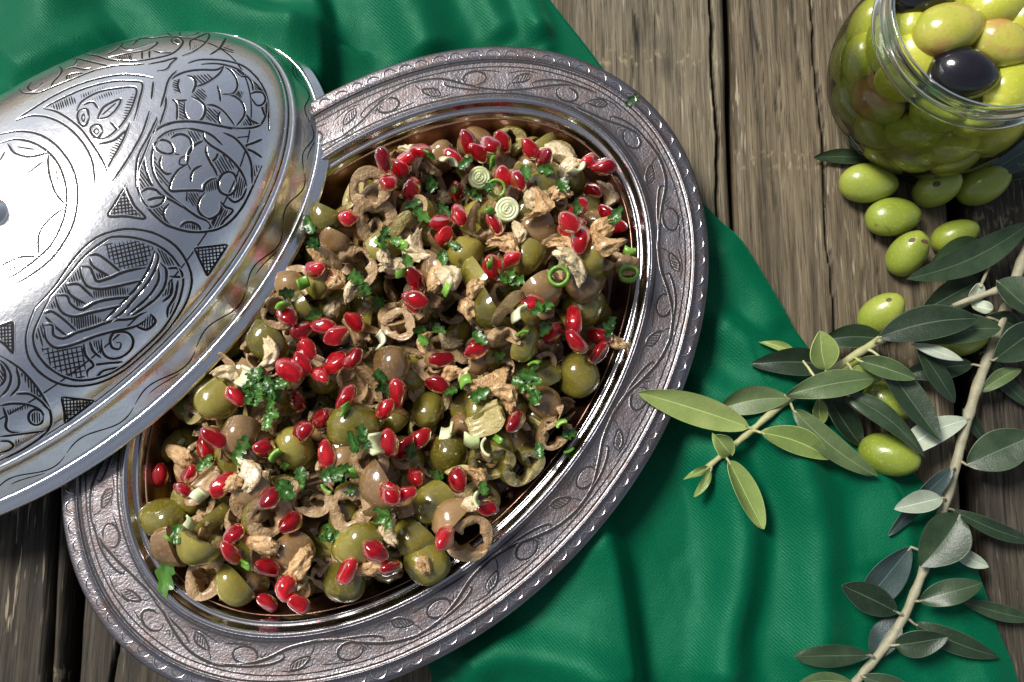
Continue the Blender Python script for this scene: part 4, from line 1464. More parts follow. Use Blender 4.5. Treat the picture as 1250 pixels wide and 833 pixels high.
def add_olive(kind, tone, px, py, rot=None, s_=1.0, sink=0.0015):
    e = rnd.choice(OLV[kind])
    skin, flg, flt = e['me'][tone]
    if rot is None:
        if kind in ('whole', 'shell', 'wedge'): rot = Quaternion((math.cos(rnd.uniform(0, 6.28)), math.sin(rnd.uniform(0, 6.28)), 0), rnd.uniform(0.9, 1.9)) @ Quaternion((0, 0, 1), rnd.uniform(0, 6.28))
        elif kind == 'half': rot = rq(tilt=1.0) if rnd.random() < 0.55 else Quaternion((1, 0, 0), math.pi) @ rq(tilt=0.9)
        else: rot = rq(tilt=0.55)
    nm, lb_ = OL_LABEL[kind]
    return place(nm, skin, e['pts'], px, py, rot, child=flg if tone == 'green' and rnd.random() < 0.45 else flt, sink=sink, s_=s_,
                 label=lb_.format('olive green' if tone == 'green' else 'brown'), cat='olive', group='{} {} olive pieces in the salad'.format(tone, kind))


def add_aril(px, py, s_=1.0, sink=0.001):
    v_, me = rnd.choice(ARIL)
    rot = Quaternion((math.cos(rnd.uniform(0, 6.28)), math.sin(rnd.uniform(0, 6.28)), 0), rnd.uniform(0.7, 1.7)) @ Quaternion((0, 0, 1), rnd.uniform(0, 6.28))
    o = place('pomegranate_aril', me, v_, px, py, rot, sink=sink, s_=s_, label='shiny red pomegranate aril in the salad on the silver plate', cat='pomegranate', group='pomegranate arils in the salad')
    obj('seed', SEED, o)
    o.scale = (s_ * rnd.uniform(0.86, 1.1), s_ * rnd.uniform(0.86, 1.1), s_ * rnd.uniform(0.9, 1.15))
    return o


def add_walnut(px, py, s_=1.0, pale=None):
    v_, mm = rnd.choice(WAL)
    pale = (rnd.random() < 0.35) if pale is None else pale
    return place('walnut_piece', mm[1 if pale else 0], v_, px, py, rq(tilt=0.6), sink=0.0008, s_=s_,
                 label=('pale cream' if pale else 'tan brown') + ' chopped walnut piece in the salad on the silver plate', cat='walnut', group=('pale' if pale else 'tan') + ' walnut pieces in the salad')


def add_parsley(px, py, s_=1.0, big=False):
    v_, me = rnd.choice(PAR[3:] if big else PAR[:6])
    return place('parsley_leaf', me, v_, px, py, rq(tilt=0.7), sink=0.0004, s_=s_, label='dark green chopped parsley leaf in the salad on the silver plate', cat='parsley', group='chopped parsley in the salad')


SC_LABEL = {'white_round': 'pale round scallion slice with rings on the salad', 'white_bit': 'white curved scallion bit in the salad on the silver plate',
            'green_ring': 'bright green scallion ring in the salad on the silver plate', 'green_bit': 'bright green scallion bit in the salad on the silver plate'}


def add_scallion(kind, px, py, s_=1.0, rot=None):
    v_, me = rnd.choice(SCA[kind])
    return place('scallion_piece', me, v_, px, py, rot or rq(tilt=0.3 if 'round' in kind else 1.2), sink=0.0006, s_=s_, label=SC_LABEL[kind], cat='scallion', group=kind.replace('_', ' ') + ' scallion pieces in the salad')


def well_px(inset_min):
    """random photo pixel over the well, not under the lid"""
    while True:
        x, y = rnd.uniform(160, 800), rnd.uniform(140, 770)
        p = P(x, y, 0.02)
        if plate_inset(p[0], p[1]) < inset_min: continue
        if not lid_edge_ok(x + 14, y + 10): continue
        return x, y


# bottom layer: spread evenly so that the well is covered; only glimpsed between the pieces on top
BED[0] = True
for n_want, gap_, ins_, snk, kinds in ((150, 25, 0.0435, 0.001, ['whole', 'half', 'half', 'shell', 'wedge', 'wedge', 'ring']), (120, 27, 0.0450, 0.003, ['half', 'shell', 'wedge', 'wedge', 'curl'])):
    spots = []
    tries = 0
    while len(spots) < n_want and tries < 9000:
        tries += 1
        x, y = well_px(ins_)
        if all((x - a) ** 2 + (y - b) ** 2 > gap_ ** 2 for a, b in spots): spots.append((x, y))
    for x, y in spots:
        add_olive(rnd.choice(kinds), rnd.choice(['green', 'green', 'brown']), x, y, sink=snk)
BED[0] = False
o = obj('olive_bed', mesh('olive_bed', BED[1], BED[2], [bpy.data.materials[k_] for k_ in BED[3]], midx=BED[4]))
tag(o, 'chopped olives packed in the bottom of the salad under the top pieces', 'olives', kind='stuff')
# looser layer towards the middle
spots2 = []
tries = 0
while len(spots2) < 60 and tries < 4000:
    tries += 1
    x, y = well_px(0.056)
    if all((x - a) ** 2 + (y - b) ** 2 > 30 ** 2 for a, b in spots2): spots2.append((x, y))
for x, y in spots2:
    add_olive(rnd.choice(['half', 'half', 'shell', 'wedge', 'sliver', 'curl']), rnd.choice(['green', 'brown']), x, y, sink=0.004)

# chopped small bits filling the gaps
for k in range(105):
    x, y = well_px(0.046)
    add_olive(rnd.choice(['sliver', 'wedge', 'wedge', 'curl', 'shell']), rnd.choice(['green', 'brown', 'brown']), x, y, s_=rnd.uniform(0.6, 0.9), sink=0.004)

# the pieces the photograph shows on top
FLAT = Quaternion((1, 0, 0), 0.0)


def up(tx=0.0, ty=0.0, spin=0.0):
    return Quaternion((1, 0, 0), tx) @ Quaternion((0, 1, 0), ty) @ Quaternion((0, 0, 1), spin)


DOWN = lambda tx=0.0, ty=0.0: up(math.pi + tx * 1.5 + 0.25, ty * 1.6, rnd.uniform(0, 6))
TOP_OL = [
    ('ring', 'brown', 488, 398, up(0.1, -0.1)), ('ring', 'brown', 456, 271, up(0.3, 0.5)), ('ring', 'brown', 455, 238, up(0.5, 0.1)), ('curl', 'green', 436, 330, up(0.2, 0.1, 4.2)),
    ('curl', 'brown', 380, 606, up(-0.1, 0.1, 1.2)), ('ring', 'green', 430, 620, up(0.2, 0.1)), ('ring', 'brown', 453, 565, up(0.1, 0.3)), ('half', 'brown', 250, 706, up(0.0, 0.2)),
    ('curl', 'brown', 616, 358, up(0.6, 0.6, 0.3)), ('shell', 'brown', 440, 472, None), ('half', 'green', 571, 303, DOWN(0.6, 0.2)), ('half', 'brown', 481, 444, DOWN(0.4, 0.1)),
    ('half', 'green', 523, 498, DOWN(0.3, 0.0)), ('whole', 'green', 433, 520, None), ('whole', 'green', 706, 458, None), ('half', 'green', 713, 374, DOWN(0.1, 0.1)),
    ('half', 'brown', 712, 340, DOWN(0.7, 0.1)), ('half', 'brown', 656, 350, DOWN(0.8, -0.4)), ('half', 'brown', 663, 276, DOWN(0.4, 0.6)), ('half', 'green', 646, 306, DOWN(0.7, 0.2)),
    ('whole', 'green', 666, 225, None), ('whole', 'green', 200, 632, None), ('half', 'green', 330, 414, DOWN(0.5, 0.3)), ('half', 'brown', 298, 522, DOWN(0.6, 0.0)),
    ('whole', 'green', 440, 664, None), ('half', 'green', 535, 612, DOWN(0.3, 0.4)), ('half', 'green', 512, 652, DOWN(0.5, 0.4)), ('half', 'green', 522, 684, DOWN(0.2, 0.2)),
    ('half', 'green', 250, 656, DOWN(1.0, 0.3)), ('whole', 'green', 292, 710, None), ('half', 'green', 362, 545, DOWN(0.3, 0.2)), ('half', 'green', 376, 374, DOWN(0.8, 0.6)),
    ('half', 'green', 604, 380, DOWN(1.0, 0.6)), ('curl', 'green', 600, 560, up(0.7, 0.2, 2.0)), ('curl', 'green', 636, 568, up(0.6, 0.4, 2.2)), ('ring', 'brown', 310, 612, up(0.3, 0.4)),
    ('half', 'brown', 360, 668, DOWN(0.3, 0.2)), ('wedge', 'brown', 640, 490, None), ('sliver', 'brown', 665, 500, None), ('curl', 'brown', 675, 528, up(0.3, 0.3, 1.0)),
    ('half', 'green', 405, 263, DOWN(0.9, 0.3)), ('half', 'green', 548, 552, DOWN(0.4, 0.0)), ('wedge', 'green', 590, 510, None), ('wedge', 'green', 630, 395, None), ('half', 'green', 424, 706, DOWN(0.2, 0.1)),
    ('whole', 'brown', 320, 590, None), ('half', 'green', 270, 485, DOWN(0.4, 0.4)), ('wedge', 'green', 500, 290, None), ('wedge', 'brown', 560, 640, None), ('curl', 'brown', 575, 655, up(0.4, 0.1, 3.0)),
    ('sliver', 'green', 745, 330, None), ('half', 'green', 728, 320, DOWN(0.9, 0.9)), ('half', 'brown', 475, 590, DOWN(0.6, 0.6)), ('ring', 'green', 330, 630, up(0.2, 0.5)), ('half', 'green', 395, 335, DOWN(0.9, 0.2)),
    ('sliver', 'brown', 330, 440, None), ('wedge', 'brown', 240, 585, None), ('half', 'brown', 215, 665, DOWN(1.0, 0.8)), ('wedge', 'green', 690, 410, None), ('sliver', 'brown', 615, 430, None), ('sliver', 'green', 560, 590, None),
    ('curl', 'brown', 345, 385, up(0.2, 0.3, 2.4)), ('wedge', 'green', 470, 300, None), ('half', 'brown', 540, 330, DOWN(0.8, 0.4)), ('wedge', 'green', 590, 340, None), ('curl', 'green', 590, 270, up(0.5, 0.5, 1.5))]
for kind, tone, x, y, rot in TOP_OL:
    if kind == 'whole' and (x, y) not in ((433, 520), (706, 458), (200, 632), (440, 664)): kind, rot = 'half', DOWN(0.5, 0.4)
    add_olive(kind, tone, x, y, rot, s_=rnd.uniform(1.10, 1.28), sink=0.0035)

for x, y in ((488, 322), (508, 311), (470, 318), (540, 345), (556, 352), (570, 384), (565, 462), (550, 455), (588, 475), (683, 188), (692, 206), (745, 240), (727, 300), (732, 318), (340, 436), (412, 346),
             (405, 376), (220, 552), (300, 590), (370, 690), (326, 660), (765, 326), (676, 238), (650, 250), (660, 262), (480, 205), (507, 188), (545, 240), (690, 305), (600, 465), (620, 480), (455, 690),
             (520, 690), (330, 500), (318, 580), (285, 455), (430, 350), (398, 320), (515, 420), (548, 420), (580, 360), (585, 580), (475, 650), (636, 290), (750, 420), (575, 620), (700, 330), (620, 300)):
    add_walnut(x, y, rnd.uniform(0.85, 1.35), pale=(x, y) in ((508, 311), (683, 188), (488, 322), (507, 188), (650, 250)) or None)

for x, y in ((430, 273), (503, 232), (479, 237), (496, 195), (488, 207), (553, 192), (571, 174), (583, 188), (538, 274), (562, 270), (542, 290), (388, 332), (509, 345), (507, 372), (557, 234), (614, 174),
             (634, 227), (614, 220), (663, 198), (646, 187), (715, 212), (724, 233), (705, 254), (696, 287), (704, 311), (690, 296), (752, 277), (602, 333), (624, 327), (604, 282), (433, 392), (371, 405), (399, 403),
             (417, 417), (380, 430), (372, 446), (359, 456), (409, 443), (396, 461), (433, 440), (290, 485), (366, 492), (394, 512), (378, 530), (428, 489), (485, 480), (403, 556), (330, 548), (473, 501),
             (357, 392), (510, 373), (539, 439), (583, 431), (534, 469), (511, 535), (494, 546), (478, 543), (629, 516), (650, 382), (675, 408), (699, 394), (732, 411), (703, 419), (730, 431), (271, 537),
             (251, 547), (190, 579), (275, 592), (232, 578), (224, 598), (340, 609), (295, 652), (291, 673), (359, 638), (330, 693), (356, 716), (324, 736), (370, 735), (507, 583), (500, 606), (484, 604),
             (560, 586), (596, 621), (547, 656), (431, 695), (481, 692), (465, 672), (742, 262), (738, 205), (600, 178), (515, 190), (475, 212)):
    add_aril(x, y, rnd.uniform(0.80, 0.98))

for k_, x, y in (('white_round', 585, 218), ('white_round', 619, 261), ('green_ring', 760, 350), ('white_bit', 244, 610), ('white_bit', 540, 523), ('white_bit', 580, 533), ('white_bit', 640, 400), ('white_bit', 457, 415),
                 ('green_bit', 378, 354), ('green_bit', 359, 392), ('green_ring', 606, 236), ('green_bit', 596, 262), ('green_bit', 650, 440), ('green_bit', 655, 455), ('green_bit', 345, 578), ('green_bit', 366, 585),
                 ('green_bit', 200, 668), ('green_bit', 352, 566), ('green_bit', 604, 532), ('white_bit', 600, 545), ('green_ring', 680, 350), ('green_bit', 592, 330), ('green_bit', 500, 305), ('green_bit', 460, 310),
                 ('green_bit', 300, 690), ('green_bit', 410, 590), ('white_bit', 700, 200), ('white_bit', 545, 205), ('white_bit', 232, 640), ('green_bit', 690, 540), ('green_bit', 572, 470), ('green_bit', 640, 425), ('white_bit', 594, 612),
                 ('green_bit', 520, 205), ('green_bit', 770, 305), ('green_bit', 540, 365), ('green_bit', 438, 570), ('white_bit', 300, 462), ('green_bit', 610, 205), ('green_bit', 485, 340), ('green_bit', 420, 500), ('white_bit', 470, 545), ('green_bit', 690, 525)):
    add_scallion(k_, x, y, rnd.uniform(0.9, 1.1) * (1.12 if 'round' in k_ else 1.0), rot=up(0.12, 0.05, 1.0) if k_ == 'white_round' else None)

for x, y in ((515, 250), (525, 237), (508, 262), (330, 480), (322, 470), (340, 492), (318, 490), (333, 505), (345, 478), (575, 240), (586, 252), (385, 290), (395, 300), (480, 300), (497, 318), (468, 296), (520, 402), (510, 412), (530, 396), (640, 470),
             (652, 478), (660, 470), (632, 460), (660, 392), (672, 398), (560, 205), (552, 214), (480, 630), (455, 540), (442, 556), (300, 558), (306, 570), (420, 575), (412, 585), (535, 252), (548, 300), (690, 240), (640, 210), (655, 208), (596, 245),
             (745, 405), (660, 560), (688, 536), (350, 590), (372, 572), (398, 640), (405, 660), (440, 600), (250, 560), (225, 640), (560, 480), (576, 490), (600, 440), (545, 320), (700, 275), (735, 295), (460, 360), (445, 345), (365, 365), (395, 385), (500, 560), (540, 585), (590, 590), (470, 470), (620, 350), (580, 410)):
    add_parsley(x, y, rnd.uniform(0.7, 1.05), big=(300 < x < 350 and 465 < y < 510))

# strip of parsley hanging onto the lip, and the crumb on the engraved rim
v_, me = PAR[1]
for px, py, nm, lb_ in ((209, 706, 'parsley_strip', 'long green parsley strip hanging against the wall of the plate'), (766, 130, 'parsley_crumb', 'single small parsley crumb lying on the engraved plate rim')):
    o = obj(nm, me)
    p = P(px, py, 0.0262 if py < 200 else 0.0185)
    zz = float(np.interp(plate_inset(p[0], p[1]), _d, _z))
    o.location = (p[0], p[1], zz + 0.0005); o.rotation_euler = (0.0, 0.0, 1.8); o.scale = (0.75, 1.1, 0.7)
    if py > 200: o.scale = (2.3, 1.3, 1.0); o.rotation_euler = (0.0, 0.15, -1.25); o.location.z += 0.0042; o.location.y += 0.009; o.location.x += 0.0015
    tag(o, lb_, 'parsley')

# ================================================================== FRESH OLIVES, JAR
def fresh_olive_mesh(seed, L=0.0124, Rr=0.0086, mat='olive_fresh'):
    r2 = np.random.RandomState(seed)
    ph = r2.rand(4) * 6.28
    nu, nv = 28, 20
    V = []
    for i in range(nu):
        a = 2 * math.pi * i / nu
        for j in range(nv):
            b = math.pi * (j + 0.2) / (nv - 0.6)
            z = math.cos(b)
            k = 1 + 0.025 * math.sin(2 * a + ph[0]) + 0.02 * math.sin(3 * a + ph[1] + 2 * z)
            rr_ = Rr * math.sin(b) ** 0.93 * k * (1 - 0.08 * z)
            V.append((rr_ * math.cos(a), rr_ * math.sin(a), L * z * (1 + 0.03 * (z > 0.9))))
    Fc = grid_faces(nu, nv, wrap_u=True)
    Fc.append(tuple(i * nv for i in range(nu))[::-1]); Fc.append(tuple(i * nv + nv - 1 for i in range(nu)))
    return mesh('green_olive', V, Fc, M[mat])


def scar_mesh():
    V = [(0, 0, 0.0002)]; n = 10
    for i in range(n):
        a = 2 * math.pi * i / n; V.append((0.0016 * math.cos(a), 0.0012 * math.sin(a), 0.0))
    return mesh('scar', V, [(0, 1 + i, 1 + (i + 1) % n) for i in range(n)], M['scar'])


SCAR = scar_mesh()
FRESH = [fresh_olive_mesh(300 + k) for k in range(4)]
# px, py, half length px, heading (deg, image ccw), tilt of long axis out of the table, scars [(u,v)], label
TABLE_OLIVES = [
    (1060, 224, 1.05, -4, 0.05, [], 'smooth green olive on the wood beside the slate leaf under the jar'),
    (1141, 232, 0.92, 20, 0.9, [(-0.45, -0.1)], 'green olive with a brown stem pit touching the bottom of the jar'),
    (1198, 226, 0.98, 20, 0.5, [], 'yellowish green olive half tucked under the jar beside dark leaves'),
    (1090, 265, 1.0, 5, 0.05, [], 'plain green olive lying between the smooth olive and the spotted one'),
    (1106, 311, 0.92, 60, 0.8, [(-0.2, 0.45), (0.45, 0.35)], 'round green olive with two brown spots on the wood'),
    (1165, 289, 0.85, 20, 0.4, [], 'shaded green olive partly covered by a dark olive leaf below the jar'),
    (1074, 384, 0.92, 40, 0.7, [(0.05, 0.55)], 'pale green olive with a red-brown tip above the young twig'),
    (1174, 412, 0.95, 10, 0.3, [], 'green olive hidden under crossing leaves beside the woody stem'),
    (1040, 458, 0.80, 30, 0.3, [], 'green olive mostly hidden behind the leaves of the young twig'),
    (1084, 490, 0.92, -30, 0.2, [(0.15, 0.1)], 'yellow green olive with a split bruise below the long twig leaf'),
    (1084, 556, 1.02, -20, 0.5, [], 'large green olive on the cloth edge beside the pale curled leaf')]
for k, (px, py, sc, hd, tl, scars, lb_) in enumerate(TABLE_OLIVES):
    me = FRESH[k % 4]
    p = P(px, py, 0.0085)
    gz = ground_z(p[0], p[1])
    s_ = sc * 1.0
    p = P(px, py, gz + 0.0085 * s_)
    o = obj('green_olive', me)
    d = Vector((math.cos(R(hd)) * math.cos(tl), math.sin(R(hd)) * math.cos(tl), math.sin(tl)))
    o.rotation_mode = 'QUATERNION'
    o.rotation_quaternion = Vector((0, 0, 1)).rotation_difference(d)
    ext = math.sqrt((0.0124 * math.sin(tl)) ** 2 + (0.0086 * math.cos(tl)) ** 2)
    o.location = (p[0], p[1], gz + ext * s_ - 0.0003); o.scale = (s_,) * 3
    tag(o, lb_, 'olive', 'green olives scattered by the jar')
    # brown scars on the side seen from above
    if scars:
        bpy.context.view_layer.update()
        bv_ = BVHTree.FromPolygons([v.co for v in me.vertices], [tuple(q_.vertices) for q_ in me.polygons])
        mw = Matrix.LocRotScale(o.location, o.rotation_quaternion, o.scale); mi = mw.inverted()
        for u, v in scars:
            org = Vector((p[0] + u * 0.0086 * s_, p[1] + v * 0.0086 * s_, 0.1))
            h = bv_.ray_cast(mi @ org, (mi.to_3x3() @ Vector((0, 0, -1))).normalized())
            if h[0] is not None:
                c = obj('scar', SCAR, o)
                c.rotation_mode = 'QUATERNION'
                nrm = h[1] if h[1].dot(h[0]) > 0 else -h[1]
                c.location = h[0] + nrm * 0.00005; c.rotation_quaternion = Vector((0, 0, 1)).rotation_difference(nrm)
                c.scale = (rnd.uniform(0.8, 1.3), rnd.uniform(0.8, 1.2), 1)

JC = np.array([0.1868, 0.1130])
jar = empty('glass_jar', (JC[0], JC[1], 0))
tag(jar, 'open round glass jar packed with green and black olives', 'jar')
JIN = [(0.0, 0.0035), (0.020, 0.0035), (0.029, 0.0048), (0.0355, 0.010), (0.0405, 0.018), (0.0434, 0.027), (0.0446, 0.036), (0.0440, 0.046), (0.0422, 0.056), (0.0396, 0.064), (0.0378, 0.069), (0.0372, 0.072)]


def lathe(prof, n=72, closed=False):
    V = []
    for i in range(n):
        t = 2 * math.pi * i / n
        for r_, z_ in prof: V.append((r_ * math.cos(t), r_ * math.sin(t), z_))
    return V, grid_faces(n, len(prof), wrap_u=True, wrap_v=closed)


def smooth_prof(p, step=0.0016):
    return [tuple(q_) for q_ in catmull(p, step)]


jout = [(max(0.0002, r_ + (0.0016 if r_ > 0.01 else 0)), max(0.0003, z_ - 0.0030) if z_ < 0.006 else z_) for r_, z_ in JIN]
V, Fc = lathe(smooth_prof(jout))
o = obj('wall', mesh('wall', V, Fc, M['glass']), jar)
# neck, screw threads and lip in solid glass
neck = [(0.0372, 0.0715), (0.0374, 0.078), (0.0380, 0.0838), (0.0390, 0.0852), (0.0402, 0.0850), (0.0408, 0.0838), (0.0402, 0.0822), (0.0397, 0.0800), (0.0412, 0.0780), (0.0413, 0.0770), (0.0398, 0.0755), (0.0394, 0.0735), (0.0410, 0.0722), (0.0424, 0.0710), (0.0422, 0.0700), (0.0400, 0.0698), (0.0388, 0.0702)]
V, Fc = lathe(smooth_prof(neck + [neck[0]], 0.0009)[:-1], 96, closed=True)
obj('threaded_neck', mesh('threaded_neck', V, Fc, M['glass_rim']), jar)
o = obj('brine', mesh('brine', *lathe([(0.0004, 0.0695), (0.02, 0.0695), (0.0368, 0.0695), (0.0374, 0.0700)], 64), M['brine']), jar)

JARM = {k: [fresh_olive_mesh(400 + q_ * 3 + i, 0.0122, 0.0092, k) for q_ in range(3)] for i, k in enumerate(('olive_jar', 'olive_blush', 'olive_black'))}


def jar_olive(pos, axis, mat, label, group=None, s_=1.0):
    o = obj('black_olive' if mat == 'olive_black' else 'jar_olive', rnd.choice(JARM[mat]))
    o.rotation_mode = 'QUATERNION'
    o.rotation_quaternion = Vector((0, 0, 1)).rotation_difference(Vector(axis).normalized())
    o.location = pos; o.scale = (s_,) * 3
    tag(o, label, 'olive', group)
    return o


# olives pressed against the glass, ring by ring
for lv, (z_, n_) in enumerate(((0.0135, 9), (0.0290, 12), (0.0450, 12), (0.0600, 11))):
    ri = np.interp(z_, [q_[1] for q_ in JIN[1:]], [q_[0] for q_ in JIN[1:]])
    for k in range(n_):
        a = 2 * math.pi * (k + 0.5 * (lv % 2)) / n_ + rnd.uniform(-0.06, 0.06)
        rr_ = ri - 0.0082 - (0.002 if lv in (0, 3) else 0)
        tang = Vector((-math.sin(a), math.cos(a), 0)); ax = tang * math.cos(rnd.uniform(-1.2, 1.2)) + Vector((0, 0, 1)) * rnd.uniform(-0.9, 0.9)
        mt = 'olive_blush' if (lv, k) in ((2, 7), (1, 8), (3, 2)) else 'olive_jar'
        jar_olive((JC[0] + rr_ * math.cos(a), JC[1] + rr_ * math.sin(a), z_ + rnd.uniform(-0.002, 0.002)), ax, mt,
                  'green olive pressed against the inside of the jar glass' if mt == 'olive_jar' else 'reddish blushed olive pressed against the inside of the jar glass',
                  'olives against the jar glass' if mt == 'olive_jar' else 'blushed olives against the jar glass', rnd.uniform(0.92, 1.05))
for z_, n_, rr_ in ((0.030, 4, 0.014), (0.048, 5, 0.016)):
    for k in range(n_):
        a = 2 * math.pi * k / n_ + z_ * 40
        jar_olive((JC[0] + rr_ * math.cos(a), JC[1] + rr_ * math.sin(a), z_), (rnd.uniform(-1, 1), rnd.uniform(-1, 1), rnd.uniform(-.5, .5)), 'olive_jar', 'green olive deep inside the packed jar', 'olives deep in the jar')
# top layer seen through the mouth: px, py, height, heading, material, label
for px, py, z_, hd, mt, lb_, sc in (
        (1157, 37, 0.0765, 12, 'olive_blush', 'yellow green olive with brown patches on top in the jar mouth', 1.12),
        (1219, 54, 0.0750, -30, 'olive_blush', 'peach blushed olive between the black olive and the jar lip', 0.98),
        (1175, 91, 0.0735, -12, 'olive_black', 'glossy black olive with a bright reflection at the jar lip', 1.10),
        (1122, -6, 0.0735, -8, 'olive_black', 'black olive behind the brown patched olive in the jar mouth', 1.05),
        (1216, 8, 0.0760, 15, 'olive_jar', 'bright green olive behind the peach blushed olive in the jar mouth', 1.05),
        (1112, 32, 0.0670, 70, 'olive_jar', 'green olive under the black olive against the jar neck', 1.0),
        (1120, 70, 0.0660, -50, 'olive_jar', 'green olive sunk in brine beside the glossy black olive', 1.1),
        (1228, 105, 0.0665, 40, 'olive_jar', 'green olive sunk in brine under the peach blushed olive', 1.1),
        (1176, 2, 0.0690, 0, 'olive_jar', 'small green olive wedged between the black and bright green olives', 0.95),
        (1258, 70, 0.0700, 60, 'olive_jar', 'green olive beside the peach olive at the far side of the jar mouth', 1.0),
        (1250, 20, 0.0740, 60, 'olive_jar', 'green olive beyond the bright green one at the jar mouth', 1.0)):
    p = P(px, py, z_)
    jar_olive(tuple(p), (math.cos(R(hd)), math.sin(R(hd)), 0.12), mt, lb_, None, sc)

# ================================================================== OLIVE BRANCHES
def stem_path(pts, z0, z1, lift=0.004):
    c = catmull(pts, 9.0)
    out = []
    n = len(c) - 1
    for i, (x, y) in enumerate(c):
        h = z0 + (z1 - z0) * i / max(1, n)
        p = P(x, y, h)
        g = ground_z(p[0], p[1]) + 0.0022
        if h < g: p = P(x, y, g)
        out.append(Vector(p))
    return c, out


def leaf_mesh(base, tip, width, curl, arch, top, under, roll=0.0, seed=0):
    """blade from base to tip (world points): arched along, folded along the rib, closed with two sides"""
    base, tip = Vector(base), Vector(tip)
    L = (tip - base).length
    ax = (tip - base).normalized()
    side = ax.cross(UPV).normalized(); nrm = side.cross(ax).normalized()
    rq_ = Quaternion(ax, roll); side = rq_ @ side; nrm = rq_ @ nrm
    r2 = random.Random(seed)
    n = 18; vs_ = (-1, -0.94, -0.62, -0.3, -0.05, 0, 0.05, 0.3, 0.62, 0.94, 1); m = len(vs_) - 1
    sway = r2.uniform(-0.06, 0.06) * L
    full = r2.uniform(0.40, 0.54)
    wave = r2.uniform(-0.0016, 0.0016)
    V, rib = [], []
    for layer in (0, 1):
        for i in range(n + 1):
            u = i / n
            w = width * 0.5 * (max(0.0, math.sin(math.pi * u ** (math.log(0.5) / math.log(full)))) ** 0.72 + 0.02)
            c = base + ax * (L * u) + side * (sway * math.sin(math.pi * u)) + nrm * (arch * L * 4 * u * (1 - u))
            for k in range(m + 1):
                v = vs_[k]
                cup = curl * w * (abs(v) ** 1.5) + 0.00016 * math.sin(8 * u + 2.2 * v + seed) + wave * math.sin(5 * u + seed) * v * abs(v)
                V.append(c + side * (w * v) + nrm * (cup - (0.00042 if layer else 0.0)))
                rib.append(1.0 if k == m // 2 else (0.7 if abs(v) > 0.99 else 0.0))
    Fc, mi = [], []
    q_ = (n + 1) * (m + 1)
    for i in range(n):
        for k in range(m):
            a = i * (m + 1) + k
            Fc.append((a, a + 1, a + m + 2, a + m + 1)); mi.append(0)
            Fc.append((q_ + a, q_ + a + m + 1, q_ + a + m + 2, q_ + a + 1)); mi.append(1)
        for k in (0, m):
            a = i * (m + 1) + k; b = a + m + 1
            Fc.append((a, b, q_ + b, q_ + a)); mi.append(0)
    return mesh('leaf', V, Fc, [top, under], midx=mi, attr={'rib': rib})


LEAFM = {'D': ('leaf_dark', 'leaf_pale'), 'M': ('leaf_mid', 'leaf_pale'), 'L': ('leaf_young', 'leaf_young'), 'U': ('leaf_pale', 'leaf_dark'), 'S': ('leaf_slate', 'leaf_pale')}


def sprig(name, label, stems, leaves, bark, mat0):
    """stems: [(px points, z0, z1, r0, r1)]; leaves: (bx, by, tx, ty, width px, type, base z, tip z)"""
    root_p = P(*stems[0][0][0], stems[0][1])
    root = empty(name, tuple(root_p))
    tag(root, label, 'branch')
    nodes = []
    for k, (pts, z0, z1, r0, r1) in enumerate(stems):
        c, path = stem_path(pts, z0, z1)
        n = len(path)
        path = [p + Vector((rnd.uniform(-1, 1), rnd.uniform(-1, 1), rnd.uniform(-1, 1))) * 0.00012 for p in path]
        rad = [(r0 + (r1 - r0) * i / (n - 1)) * (1 + 0.10 * math.sin(i * 1.9) + rnd.uniform(-0.06, 0.10)) for i in range(n)]
        V, Fc = tube(path, rad, 10)
        o = obj('stem' if k == 0 else 'side_twig', mesh('stem', V, Fc, bark, attr={'rib': [0.0] * len(V)}), root); o.location = -root.location
        nodes += path
    for q_, (bx, by, tx, ty, w, ty_, zb, zt) in enumerate(leaves):
        up_ = 0.0
        for f_ in (0.0, 0.2, 0.4, 0.6, 0.8, 1.0):
            zf_ = zb + (zt - zb) * f_
            pm = P(bx + (tx - bx) * f_, by + (ty - by) * f_, zf_)
            up_ = max(up_, ground_z(pm[0], pm[1]) + 0.0022 - zf_)
        up_ = min(up_, 0.014)
        zb += up_; zt += up_
        pb, pt = Vector(P(bx, by, zb)), Vector(P(tx, ty, zt))
        gz = ground_z(pt.x, pt.y)
        if zt < gz + 0.0012: pt = Vector(P(tx, ty, gz + 0.0015))
        gz = ground_z(pb.x, pb.y)
        if zb < gz + 0.0012: pb = Vector(P(bx, by, gz + 0.0018))
        mpx = 1.0 / 2.75e3 * (1 - (zb + zt) / 2 / 0.40)
        t, u = LEAFM[ty_]
        young = ty_ == 'L'
        near = min(nodes, key=lambda v: (v - pb).length)
        me = leaf_mesh(pb, pt, w * mpx * 1.06, rnd.uniform(0.08, 0.55), rnd.uniform(-0.02, 0.09), M[t], M[u], rnd.uniform(-0.3, 0.3), q_ * 13 + len(name))
        lf = obj('leaf', me, root); lf.location = -root.location
        if 0.0006 < (near - pb).length < 0.020:
            mid = (near + pb) / 2 + Vector((0, 0, 0.0008))
            into = pb + (pt - pb).normalized() * 0.002
            V, Fc = tube([near, mid, pb, into], [0.0008, 0.0006, 0.00055, 0.0003], 6)
            pe = obj('petiole', mesh('petiole', V, Fc, bark, attr={'rib': [0.0] * len(V)}), lf)
    return root


